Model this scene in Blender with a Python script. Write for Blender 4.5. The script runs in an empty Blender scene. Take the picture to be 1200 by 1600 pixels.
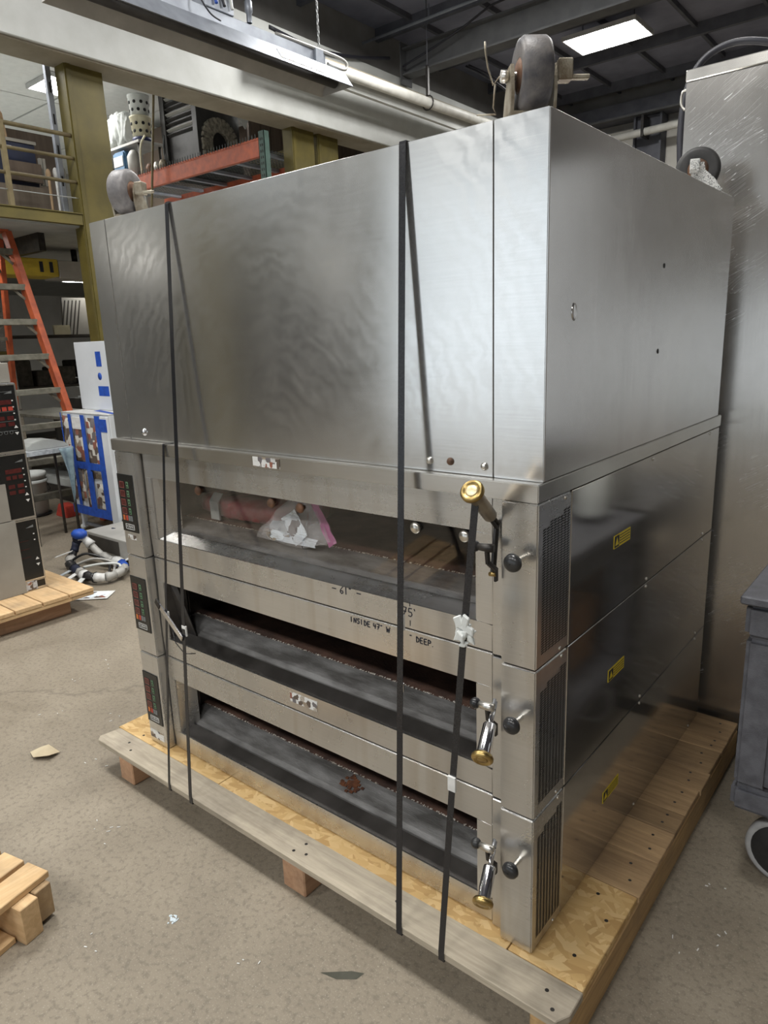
import bpy, bmesh, math, random
from mathutils import Vector, Matrix
random.seed(7)
S = bpy.context.scene
COL = S.collection
R = math.radians

# ------------------------------------------------------------------ camera
cam_d = bpy.data.cameras.new('camera')
cam_d.sensor_fit = 'VERTICAL'
cam_d.sensor_height = 24.0
cam_d.lens = 24.0 * 1093.3851 / 1600.0
cam_d.clip_end = 200
cam = bpy.data.objects.new('camera', cam_d)
COL.objects.link(cam)
YAW, PIT, ROL = 0.690061, -0.241567, -0.037645
_f = Vector((-math.sin(YAW)*math.cos(PIT), math.cos(YAW)*math.cos(PIT), math.sin(PIT)))
_r = Vector((math.cos(YAW), math.sin(YAW), 0))
_u = _r.cross(_f)
_r2 = _r*math.cos(ROL) + _u*math.sin(ROL)
_u2 = -_r*math.sin(ROL) + _u*math.cos(ROL)
M = Matrix((( _r2.x, _u2.x, -_f.x, 0.61492), (_r2.y, _u2.y, -_f.y, -1.22169), (_r2.z, _u2.z, -_f.z, 1.52502), (0, 0, 0, 1)))
cam.matrix_world = M
S.camera = cam

# ------------------------------------------------------------------ view, world, lamps
S.view_settings.view_transform = 'Standard'
S.view_settings.look = 'None'
S.view_settings.exposure = 0.0
S.view_settings.gamma = 1.0
S.view_settings.use_curve_mapping = False
W = bpy.data.worlds.new('world'); S.world = W
W.use_nodes = True
wb = W.node_tree.nodes['Background']
wb.inputs[0].default_value = (0.83, 0.92, 1.0, 1)
wb.inputs[1].default_value = 1.7
LED = 56.0          # emission of the ceiling light diffusers
LED_MEZZ = 34.0

# ------------------------------------------------------------------ node helpers
def new_mat(name):
    m = bpy.data.materials.new(name); m.use_nodes = True
    nt = m.node_tree
    return m, nt, nt.nodes['Principled BSDF']
def coords(nt, scale=(1, 1, 1), rot=(0, 0, 0), rnd=True):
    tc = nt.nodes.new('ShaderNodeTexCoord')
    mp = nt.nodes.new('ShaderNodeMapping')
    mp.inputs['Scale'].default_value = scale
    mp.inputs['Rotation'].default_value = rot
    if rnd:
        oi = nt.nodes.new('ShaderNodeObjectInfo')
        mu = nt.nodes.new('ShaderNodeVectorMath'); mu.operation = 'SCALE'
        mu.inputs[0].default_value = (17.3, 9.1, 23.7)
        nt.links.new(oi.outputs['Random'], mu.inputs['Scale'])
        ad = nt.nodes.new('ShaderNodeVectorMath'); ad.operation = 'ADD'
        nt.links.new(tc.outputs['Object'], ad.inputs[0]); nt.links.new(mu.outputs[0], ad.inputs[1])
        nt.links.new(ad.outputs[0], mp.inputs['Vector'])
    else:
        nt.links.new(tc.outputs['Object'], mp.inputs['Vector'])
    return mp.outputs[0]
def noise(nt, vec, scale=5, detail=4, rough=.55, dist=0):
    n = nt.nodes.new('ShaderNodeTexNoise')
    n.inputs['Scale'].default_value = scale; n.inputs['Detail'].default_value = detail
    n.inputs['Roughness'].default_value = rough; n.inputs['Distortion'].default_value = dist
    nt.links.new(vec, n.inputs['Vector'])
    return n.outputs['Fac']
def ramp(nt, fac, stops, interp='LINEAR'):
    r = nt.nodes.new('ShaderNodeValToRGB'); cr = r.color_ramp; cr.interpolation = interp
    while len(cr.elements) < len(stops): cr.elements.new(.5)
    for e, (p, c) in zip(cr.elements, stops):
        e.position = p; e.color = (*c, 1) if len(c) == 3 else c
    nt.links.new(fac, r.inputs[0])
    return r.outputs[0]
def g(v): return (v, v, v)
def mix(nt, fac, a, b, mode='MIX'):
    m = nt.nodes.new('ShaderNodeMix'); m.data_type = 'RGBA'; m.blend_type = mode
    if isinstance(fac, float): m.inputs[0].default_value = fac
    else: nt.links.new(fac, m.inputs[0])
    for i, x in ((6, a), (7, b)):
        if isinstance(x, tuple): m.inputs[i].default_value = (*x, 1)
        else: nt.links.new(x, m.inputs[i])
    return m.outputs[2]
def bump(nt, h, b, strength=.2, dist=.002):
    n = nt.nodes.new('ShaderNodeBump'); n.inputs['Strength'].default_value = strength
    n.inputs['Distance'].default_value = dist
    nt.links.new(h, n.inputs['Height']); nt.links.new(n.outputs[0], b.inputs['Normal'])
def math_n(nt, op, a, b=None):
    n = nt.nodes.new('ShaderNodeMath'); n.operation = op
    for i, x in enumerate((a, b)):
        if x is None: continue
        if isinstance(x, (int, float)): n.inputs[i].default_value = x
        else: nt.links.new(x, n.inputs[i])
    return n.outputs[0]

def paint(name, c1, c2=None, rough=.6, scale=4, metal=0, bmp=.15, spec=.5, stretch=(1, 1, 1), lo=.35, hi=.65):
    m, nt, b = new_mat(name)
    c2 = c2 or tuple(x*.8 for x in c1)
    v = coords(nt, stretch)
    n = noise(nt, v, scale, 6)
    nt.links.new(ramp(nt, n, [(lo, c2), (hi, c1)]), b.inputs['Base Color'])
    b.inputs['Roughness'].default_value = rough; b.inputs['Metallic'].default_value = metal
    b.inputs['Specular IOR Level'].default_value = spec
    if bmp: bump(nt, noise(nt, v, scale*12, 3), b, bmp, .002)
    return m
def emit(name, col, st):
    m, nt, b = new_mat(name)
    b.inputs['Base Color'].default_value = (*col, 1)
    b.inputs['Emission Color'].default_value = (*col, 1); b.inputs['Emission Strength'].default_value = st
    return m
def steel(name, col=(.62, .60, .575), rough=.3, aniso=.6, rot=0.0, streak=(2, 2, 160), streak_amt=.05, smudge=.12, bmp=.01, scratches=0.0, stains=None, swirl=0.0):
    m, nt, b = new_mat(name)
    b.inputs['Metallic'].default_value = .9
    b.inputs['Anisotropic'].default_value = aniso
    b.inputs['Anisotropic Rotation'].default_value = rot
    tg = nt.nodes.new('ShaderNodeTangent'); tg.direction_type = 'RADIAL'; tg.axis = 'Z'
    nt.links.new(tg.outputs[0], b.inputs['Tangent'])
    v = coords(nt, (1, 1, 1), rnd=False)
    vs = coords(nt, streak, rnd=False)
    fine = noise(nt, vs, 4, 3, .6)
    big = noise(nt, v, 2.3, 5, .6, 1.2)
    # wiped smudges: swirling bands
    sw = noise(nt, v, 7, 6, .7, 2.5)
    rr = math_n(nt, 'ADD', math_n(nt, 'MULTIPLY', big, smudge), math_n(nt, 'MULTIPLY', fine, streak_amt))
    rr = math_n(nt, 'ADD', rr, math_n(nt, 'MULTIPLY', sw, smudge*.8))
    rr = math_n(nt, 'ADD', rr, rough - (smudge*1.8 + streak_amt)*.5)
    if swirl:
        wv = nt.nodes.new('ShaderNodeTexWave'); wv.wave_type = 'RINGS'; wv.rings_direction = 'Y'
        wv.inputs['Scale'].default_value = 8; wv.inputs['Distortion'].default_value = 11; wv.inputs['Detail'].default_value = 6
        wv.inputs['Detail Scale'].default_value = 1.6; wv.inputs['Detail Roughness'].default_value = .65
        nt.links.new(coords(nt, (1, 1, 1), rnd=False), wv.inputs['Vector'])
        msk = ramp(nt, noise(nt, v, 2.6, 3, .5), [(.42, g(0)), (.62, g(1))])
        rr = math_n(nt, 'ADD', rr, math_n(nt, 'MULTIPLY', math_n(nt, 'MULTIPLY', math_n(nt, 'SUBTRACT', wv.outputs['Fac'], .35), msk), swirl))
    base = ramp(nt, math_n(nt, 'ADD', math_n(nt, 'MULTIPLY', big, .7), math_n(nt, 'MULTIPLY', fine, .3)),
                [(.3, tuple(x*.86 for x in col)), (.7, tuple(min(1, x*1.08) for x in col))])
    if scratches:
        for ang, sc, th in ((R(32), 5, .035), (R(24), 9, .03), (R(40), 3.1, .02)):
            vv = coords(nt, (1, 1, 1), (0, ang, 0), rnd=False)
            st = nt.nodes.new('ShaderNodeMapping'); st.inputs['Scale'].default_value = (.6, .6, 26)
            nt.links.new(vv, st.inputs[0])
            n1 = noise(nt, st.outputs[0], sc, 1, .4)
            n2 = noise(nt, v, 3.5*sc/5, 2, .5)
            line = math_n(nt, 'LESS_THAN', math_n(nt, 'ABSOLUTE', math_n(nt, 'SUBTRACT', n1, .5)), th*.09)
            line = math_n(nt, 'MULTIPLY', line, math_n(nt, 'GREATER_THAN', n2, .56))
            base = mix(nt, math_n(nt, 'MULTIPLY', line, scratches), base, (.95, .95, .97))
            rr = math_n(nt, 'ADD', rr, math_n(nt, 'MULTIPLY', line, .3*scratches))
    if stains:
        sn = noise(nt, coords(nt, (9, 9, .7), rnd=False), 2.0, 2, .5)
        f = ramp(nt, sn, [(.52, g(0)), (.80, g(.5))])
        base = mix(nt, f, base, stains)
    nt.links.new(base, b.inputs['Base Color']); nt.links.new(rr, b.inputs['Roughness'])
    if bmp: bump(nt, math_n(nt, 'ADD', fine, math_n(nt, 'MULTIPLY', big, 3.0)), b, bmp, .002)
    return m
def wood(name, c1, c2, axis='X', knots=True, rough=.75, dirt=(.10, .085, .07)):
    m, nt, b = new_mat(name)
    sc = {'X': (1.2, 14, 14), 'Y': (14, 1.2, 14), 'Z': (14, 14, 1.2)}[axis]
    v = coords(nt, sc); w = coords(nt, (1, 1, 1))
    n = noise(nt, v, 3.5, 8, .65, .6)
    big = noise(nt, w, 4, 5, .6)
    c = ramp(nt, n, [(.3, c2), (.68, c1)])
    c = mix(nt, ramp(nt, big, [(.5, g(0)), (.75, g(.55))]), c, dirt)
    oi = nt.nodes.new('ShaderNodeObjectInfo')
    hv = nt.nodes.new('ShaderNodeHueSaturation')
    nt.links.new(math_n(nt, 'ADD', math_n(nt, 'MULTIPLY', oi.outputs['Random'], .45), .78), hv.inputs['Value'])
    nt.links.new(c, hv.inputs['Color'])
    nt.links.new(hv.outputs[0], b.inputs['Base Color'])
    b.inputs['Roughness'].default_value = rough
    bump(nt, n, b, .35, .002)
    return m

# ------------------------------------------------------------------ materials
M_FRONT = steel('brushed_steel_front', (.66, .65, .63), .20, .65, .25, (1.2, 1.2, 90), .03, .12, .004, swirl=.045)
M_DOOR = steel('brushed_steel_door', (.63, .625, .612), .28, .35, 0, (1.2, 1.2, 60), .02, .10, 0, stains=(.40, .34, .26))
M_SIDE = steel('polished_steel_side', (.55, .53, .50), .10, .4, 0, (60, 60, 1.2), .02, .05, .004)
M_STANDSIDE = steel('stand_side_steel', (.72, .70, .68), .22, .6, 0, (40, 40, 1.0), .03, .09, .006)
M_CAB = steel('scratched_cabinet_steel', (.54, .52, .49), .24, .6, 0, (40, 40, 1.5), .02, .07, 0, scratches=.75)
M_LIP = steel('cover_steel', (.60, .58, .54), .25, .4, .25, (1.2, 1.2, 60), .02, .08, 0)
M_BOLT = paint('bright_bolt', (.75, .72, .66), None, .3, 30, 1, 0)
M_CHROME = paint('chrome', (.82, .82, .84), (.6, .6, .62), .12, 12, 1, 0)
M_BRASS = paint('worn_brass', (.55, .40, .16), (.26, .18, .07), .33, 40, 1, .1)
M_BRASSCORE = paint('brass_core', (.85, .75, .50), (.6, .5, .3), .4, 40, .7, .1)
M_SLEEVE = paint('dull_sleeve', (.40, .34, .26), (.25, .21, .16), .35, 20, .8, 0)
M_BLACKPL = paint('black_plastic', (.012, .012, .014), (.03, .03, .03), .28, 20, 0, 0)
M_BLACKMET = paint('black_metal', (.02, .018, .018), (.05, .045, .04), .4, 20, .4, .1)
M_STRAP = paint('black_strap', (.012, .012, .015), (.02, .02, .022), .22, 200, 0, .05)
M_SLOT = paint('vent_black', (.006, .006, .006), (.012, .01, .01), .8, 20, 0, 0)
M_CAVITY = paint('dark_interior', (.085, .07, .058), (.030, .025, .022), .75, 9, 0, .4)
M_SILL = paint('dark_sill', (.095, .088, .082), (.055, .050, .046), .42, 9, .6, .1)
M_APRON = paint('hearth_apron', (.27, .265, .26), (.10, .095, .09), .6, 7, .25, .5, stretch=(1, 3, 3))
M_STONE = paint('baked_hearth_stone', (.15, .08, .056), (.062, .036, .028), .85, 11, 0, .6)
M_CRUMB = paint('baked_crumbs', (.62, .58, .52), (.35, .3, .25), .9, 60, 0, 0)
M_RUST = paint('rust_patch', (.16, .055, .02), (.05, .02, .012), .9, 30, 0, .8)
M_PANELBLACK = paint('control_black', (.008, .009, .009), (.013, .013, .013), .22, 30, 0, 0)
M_DISPLAY = paint('dark_red_window', (.10, .018, .016), (.06, .012, .012), .2, 60, 0, 0)
M_DISPLINE = paint('red_outline', (.28, .09, .075), None, .5, 30, 0, 0)
M_GREENBTN = paint('green_button', (.12, .25, .13), (.07, .14, .08), .5, 60, 0, 0)
M_ORANGEBTN = paint('orange_button', (.60, .20, .05), (.45, .10, .03), .5, 60, 0, 0)
M_REDBTN = paint('red_button', (.45, .05, .03), None, .5, 60, 0, 0)
M_GREYBTN = paint('grey_button', (.17, .18, .18), None, .5, 60, 0, 0)
M_INK = paint('marker_ink', (.018, .02, .035), None, .6, 60, 0, 0)
M_WHITE = paint('white_print', (.75, .75, .73), None, .6, 30, 0, 0)
M_YELSTICK = paint('yellow_sticker', (.75, .58, .03), (.62, .48, .02), .5, 60, 0, 0)
M_RUBBER = paint('worn_rubber', (.17, .155, .145), (.045, .045, .055), .5, 22, 0, .3)
M_RUBBERDK = paint('dark_rubber', (.035, .033, .032), (.018, .018, .018), .6, 22, 0, .2)
M_FORK = paint('dirty_zinc', (.36, .33, .26), (.16, .12, .075), .5, 30, .55, .5)
M_SPECK = paint('speckled_zinc', (.55, .55, .53), (.10, .10, .10), .5, 320, .2, .2, lo=.40, hi=.50)
M_GREYWHEEL = paint('scuffed_grey_wheel', (.27, .255, .25), (.11, .105, .11), .5, 20, 0, .3)
M_RUSTYDISC = paint('rusty_disc', (.20, .10, .055), (.10, .06, .04), .6, 40, .4, .4)
M_WOODGREY = wood('weathered_plank', (.50, .435, .335), (.31, .265, .20), 'X')
M_WOODX = wood('pallet_plank', (.47, .315, .165), (.26, .165, .085), 'X', dirt=(.14, .095, .06))
M_WOODY = wood('pallet_stringer', (.42, .27, .12), (.26, .16, .07), 'Y')
M_PINE = wood('fresh_pine', (.66, .46, .25), (.50, .32, .155), 'Y')
M_PINEX = wood('fresh_pine_cross', (.64, .45, .25), (.48, .31, .155), 'X')
M_REDWOOD = wood('reddish_block', (.52, .32, .19), (.38, .21, .12), 'Y')
def osb():
    m, nt, b = new_mat('oriented_strand_board')
    out = None
    for k, (rot, sc) in enumerate(((R(20), (80, 22, 30)), (R(-50), (70, 20, 30)), (R(80), (64, 20, 30)))):
        v = coords(nt, (1, 1, 1), (0, 0, rot))
        st = nt.nodes.new('ShaderNodeMapping'); st.inputs['Scale'].default_value = sc; nt.links.new(v, st.inputs[0])
        vo = nt.nodes.new('ShaderNodeTexVoronoi'); vo.inputs['Scale'].default_value = 1.0
        nt.links.new(st.outputs[0], vo.inputs['Vector'])
        sx = nt.nodes.new('ShaderNodeSeparateColor'); nt.links.new(vo.outputs['Color'], sx.inputs[0])
        c = ramp(nt, sx.outputs[0], [(0, (.47, .29, .11)), (.45, (.57, .37, .15)), (1, (.68, .48, .23))])
        out = c if out is None else mix(nt, ramp(nt, sx.outputs[1], [(.5, g(0)), (.52, g(1))]), out, c)
    nt.links.new(out, b.inputs['Base Color']); b.inputs['Roughness'].default_value = .7
    bump(nt, out, b, .3, .002)
    return m
M_OSB = osb()
def concrete():
    m, nt, b = new_mat('worn_concrete')
    v = coords(nt, rnd=False)
    n1 = noise(nt, v, .55, 6, .6, .4); n2 = noise(nt, v, 3.2, 8, .65, .3); n3 = noise(nt, v, 60, 4, .6); n4 = noise(nt, v, 210, 2, .6)
    c = ramp(nt, n2, [(.3, (.215, .180, .132)), (.7, (.315, .270, .205))])
    c = mix(nt, ramp(nt, n1, [(.42, g(0)), (.66, g(.55))]), c, (.185, .155, .115))
    c = mix(nt, ramp(nt, n3, [(.36, g(.45)), (.5, g(0))]), c, (.115, .095, .072))
    c = mix(nt, ramp(nt, n4, [(.60, g(0)), (.70, g(.5))]), c, (.46, .42, .35))
    # pale scuffs and dark spots
    sc = noise(nt, coords(nt, (1, 2.2, 1), (0, 0, R(35)), rnd=False), 7, 8, .75)
    c = mix(nt, ramp(nt, sc, [(.66, g(0)), (.74, g(.45))]), c, (.50, .46, .40))
    # hairline cracks
    ck = nt.nodes.new('ShaderNodeTexVoronoi'); ck.feature = 'DISTANCE_TO_EDGE'; ck.inputs['Scale'].default_value = .30
    dv = nt.nodes.new('ShaderNodeVectorMath'); dv.operation = 'ADD'
    nz = nt.nodes.new('ShaderNodeTexNoise'); nz.inputs['Scale'].default_value = 5; nz.inputs['Detail'].default_value = 6
    nt.links.new(v, nz.inputs['Vector']); nt.links.new(v, dv.inputs[0])
    sv = nt.nodes.new('ShaderNodeVectorMath'); sv.operation = 'SCALE'; sv.inputs['Scale'].default_value = .25
    nt.links.new(nz.outputs['Color'], sv.inputs[0]); nt.links.new(sv.outputs[0], dv.inputs[1]); nt.links.new(dv.outputs[0], ck.inputs['Vector'])
    c = mix(nt, ramp(nt, ck.outputs['Distance'], [(.0, g(.35)), (.004, g(0))]), c, (.06, .05, .04))
    nt.links.new(c, b.inputs['Base Color'])
    nt.links.new(ramp(nt, n2, [(.3, g(.55)), (.7, g(.8))]), b.inputs['Roughness'])
    bump(nt, math_n(nt, 'ADD', n3, math_n(nt, 'MULTIPLY', n2, 2.0)), b, .35, .004)
    return m
M_CONC = concrete()
M_WALLW = paint('white_wall_paint', (.62, .60, .55), (.54, .52, .47), .75, 3, 0, .1)
M_BEAMW = paint('white_beam_paint', (.60, .61, .59), (.53, .54, .515), .7, 4, 0, .15)
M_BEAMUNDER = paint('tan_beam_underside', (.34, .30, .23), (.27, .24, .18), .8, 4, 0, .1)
M_GREYWALL = paint('grey_block_wall', (.27, .26, .245), (.22, .21, .195), .85, 3, 0, .2)
M_DARKROOF = paint('dark_roof', (.26, .27, .34), (.20, .207, .26), .85, 3, 0, .1)
M_JOIST = paint('roof_steel', (.13, .134, .155), (.09, .093, .11), .7, 6, .2, .1)
M_GIRDER = paint('girder_steel', (.12, .122, .125), (.09, .092, .095), .7, 6, .1, .1)
M_TILE = paint('ceiling_tile', (.74, .75, .74), (.68, .69, .68), .9, 12, 0, .2)
M_GRID = paint('tile_grid', (.26, .27, .27), None, .6, 12, 0, 0)
M_YELLOW = paint('ochre_steel_paint', (.125, .098, .018), (.088, .070, .013), .55, 5, 0, .15)
M_YELLOWB = paint('yellow_hoist_paint', (.62, .47, .05), (.45, .34, .04), .55, 6, 0, .1)
M_RAIL = paint('brown_rail_paint', (.20, .16, .075), (.13, .10, .05), .6, 10, 0, .1)
M_GALV = paint('galvanised_steel', (.36, .385, .43), (.27, .29, .33), .45, 8, .5, .1)
M_GALVD = paint('dull_reflector', (.46, .45, .42), (.38, .37, .345), .55, 6, .2, .1)
M_PIPEW = paint('white_pipe', (.66, .65, .60), (.54, .53, .49), .5, 10, 0, .05)
M_ORANGE = paint('rack_orange', (.46, .095, .035), (.30, .065, .03), .5, 12, 0, .15)
M_RACKGREEN = paint('rack_green', (.055, .105, .085), (.035, .07, .055), .55, 12, 0, .1)
M_WIRE = paint('wire_mesh', (.10, .11, .11), None, .5, 30, .6, 0)
M_LADDER = paint('orange_fibreglass', (.50, .105, .035), (.32, .065, .025), .5, 14, 0, .15)
M_TREAD = paint('ladder_aluminium', (.27, .26, .21), (.17, .16, .125), .5, 18, .55, .2)
M_CART = paint('grey_structural_foam', (.135, .137, .155), (.085, .086, .098), .5, 26, 0, .5)
M_LIGHTGREY = paint('light_grey_wheel', (.42, .42, .42), None, .5, 26, 0, .1)
M_FADEDBLUE = paint('chipped_blue_steel', (.62, .67, .70), (.40, .44, .48), .5, 40, .3, .3)
M_CARDBOARD = paint('cardboard', (.42, .29, .17), (.33, .22, .125), .8, 6, 0, .1)
M_CARDORANGE = paint('orange_carton', (.55, .25, .06), (.45, .19, .05), .7, 6, 0, .1)
M_GREYBOARD = paint('grey_fibreboard', (.30, .285, .25), (.25, .235, .205), .85, 5, 0, .1)
M_BWHITE = paint('white_enamel', (.70, .73, .76), (.64, .67, .70), .45, 4, 0, 0)
M_TAPE = paint('blue_tape', (.02, .10, .52), (.015, .065, .36), .5, 25, 0, .3)
M_BUCKET = paint('white_bucket', (.66, .68, .66), (.55, .57, .55), .5, 8, 0, .05)
M_RAG = paint('pale_blue_rag', (.30, .40, .45), (.20, .28, .32), .9, 25, 0, .6)
M_REDPL = paint('red_plastic', (.50, .06, .035), (.35, .04, .03), .5, 20, 0, .1)
M_CREAM = paint('cream_plastic', (.66, .62, .46), (.58, .54, .38), .5, 12, 0, .05)
M_NAVY = paint('navy_plastic', (.02, .03, .10), None, .5, 12, 0, .05)
M_DARKBLUE = paint('dark_blue_crate', (.018, .024, .055), (.012, .016, .035), .6, 8, 0, .1)
M_PANELWOOD = paint('brown_wall_panelling', (.115, .085, .062), (.085, .062, .046), .7, 3, 0, .15, stretch=(1, 8, .6))
M_PLY = paint('pale_plywood_floor', (.50, .51, .48), (.42, .43, .40), .8, 5, 0, .1)
M_KICK = paint('brown_mezzanine_board', (.155, .125, .095), (.115, .09, .068), .8, 3, 0, .15, stretch=(1, 9, .7))
M_TEAL = paint('teal_appliance', (.10, .20, .32), (.06, .13, .22), .4, 9, .3, .1)
M_DARKMETAL = paint('dark_louvred_steel', (.045, .042, .040), (.028, .026, .025), .5, 9, .1, .2)
M_ROCK = paint('oven_arch_stone', (.33, .30, .24), (.12, .105, .085), .85, 25, 0, .9)
M_SHELFDK = paint('dark_shelving', (.07, .062, .052), (.045, .04, .034), .7, 8, .2, .1)
M_CLUTTER = paint('dim_clutter', (.10, .09, .075), (.045, .04, .035), .8, 14, 0, .3)
M_PALEGREY = paint('pale_grey_sheet', (.42, .44, .42), (.36, .37, .36), .7, 6, 0, .1)
M_CABLE = paint('black_cable', (.02, .02, .028), None, .5, 12, 0, 0)
M_CHAIN = paint('pale_chain', (.45, .46, .46), None, .4, 12, .7, 0)
M_LED = emit('led_diffuser', (1, .99, .96), LED)
M_LEDMEZZ = emit('mezzanine_diffuser', (1, .99, .96), LED_MEZZ)
M_LEDFILL = emit('fill_diffuser', (1, .98, .93), 22.0)
M_FRAMEW = paint('white_fixture_frame', (.6, .6, .6), None, .5, 8, 0, 0)
M_SCRAP = paint('crumpled_paper', (.52, .44, .30), (.40, .33, .22), .85, 12, 0, .3)
M_FLAKE = paint('pale_blue_flakes', (.62, .70, .74), None, .7, 12, 0, 0)
M_OILY = paint('dark_floor_stain', (.045, .045, .03), (.07, .068, .05), .7, 20, 0, .1)
def printed(name, paper=(.62, .60, .55), scale=9, amount=.62):
    m, nt, b = new_mat(name)
    v = coords(nt, (1, 1, 1))
    vo = nt.nodes.new('ShaderNodeTexVoronoi'); vo.distance = 'CHEBYCHEV'; vo.inputs['Scale'].default_value = scale
    nt.links.new(v, vo.inputs['Vector'])
    sc = nt.nodes.new('ShaderNodeSeparateColor'); nt.links.new(vo.outputs['Color'], sc.inputs[0])
    pic = ramp(nt, sc.outputs[0], [(0, (.10, .07, .05)), (.3, (.33, .10, .06)), (.5, (.40, .33, .24)), (.68, (.16, .15, .16)), (.85, (.55, .50, .42))], 'CONSTANT')
    n = noise(nt, v, scale*7, 5, .7)
    pic = mix(nt, ramp(nt, n, [(.45, g(0)), (.6, g(.8))]), pic, (.13, .10, .085))
    c = mix(nt, ramp(nt, sc.outputs[1], [(amount, g(1)), (amount+.01, g(0))]), paper, pic)
    lines = noise(nt, coords(nt, (20, 20, 180)), 1.5, 2, .5)
    c = mix(nt, ramp(nt, lines, [(.58, g(0)), (.64, g(.35))]), c, (.15, .14, .13))
    nt.links.new(c, b.inputs['Base Color']); b.inputs['Roughness'].default_value = .55
    return m
M_NEWS = printed('newsprint', (.66, .64, .58), 17, .66)
M_STICKER = printed('torn_label', (.72, .72, .70), 60, .35)
M_LEAFLET = printed('leaflet_print', (.80, .88, .95), 22, .22)
M_RATING = printed('rating_plate_print', (.50, .53, .57), 55, .45)
def film(name, tint=(1, 1, 1), gloss=.12, opacity=.18, col=(.8, .8, .82)):
    m, nt, b = new_mat(name)
    nt.nodes.remove(b)
    out = nt.nodes['Material Output']
    tr = nt.nodes.new('ShaderNodeBsdfTransparent'); tr.inputs[0].default_value = (*tint, 1)
    gl = nt.nodes.new('ShaderNodeBsdfGlossy'); gl.inputs['Roughness'].default_value = gloss
    df = nt.nodes.new('ShaderNodeBsdfDiffuse'); df.inputs[0].default_value = (*col, 1)
    fr = nt.nodes.new('ShaderNodeLayerWeight'); fr.inputs[0].default_value = .5
    bp = nt.nodes.new('ShaderNodeBump'); bp.inputs['Strength'].default_value = .6; bp.inputs['Distance'].default_value = .01
    nt.links.new(noise(nt, coords(nt, (1, 1, 1)), 30, 4), bp.inputs['Height'])
    m1 = nt.nodes.new('ShaderNodeMixShader'); m1.inputs[0].default_value = opacity
    nt.links.new(tr.outputs[0], m1.inputs[1]); nt.links.new(df.outputs[0], m1.inputs[2])
    m2 = nt.nodes.new('ShaderNodeMixShader'); nt.links.new(math_n(nt, 'ADD', math_n(nt, 'MULTIPLY', math_n(nt, 'POWER', fr.outputs['Facing'], 4.0), .8), .03), m2.inputs[0])
    nt.links.new(m1.outputs[0], m2.inputs[1]); nt.links.new(gl.outputs[0], m2.inputs[2])
    if gloss > .06:
        for x in (gl, fr): nt.links.new(bp.outputs[0], x.inputs['Normal'])
    nt.links.new(m2.outputs[0], out.inputs[0])
    return m
M_GLASS = film('grimy_oven_glass', (.97, .96, .95), .03, .012, (.25, .23, .21))
M_FILM = film('clear_bag_film', (.98, .98, .99), .12, .2, (.9, .9, .92))
M_ZIP = film('pink_zip_strip', (.9, .5, .75), .2, .6, (.62, .22, .45))
M_BUBBLE = film('clear_wrap', (.95, .95, .95), .14, .08)
M_REDWRAP = paint('dark_red_parcel', (.52, .05, .07), (.34, .035, .045), .35, 18, 0, .6)

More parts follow.
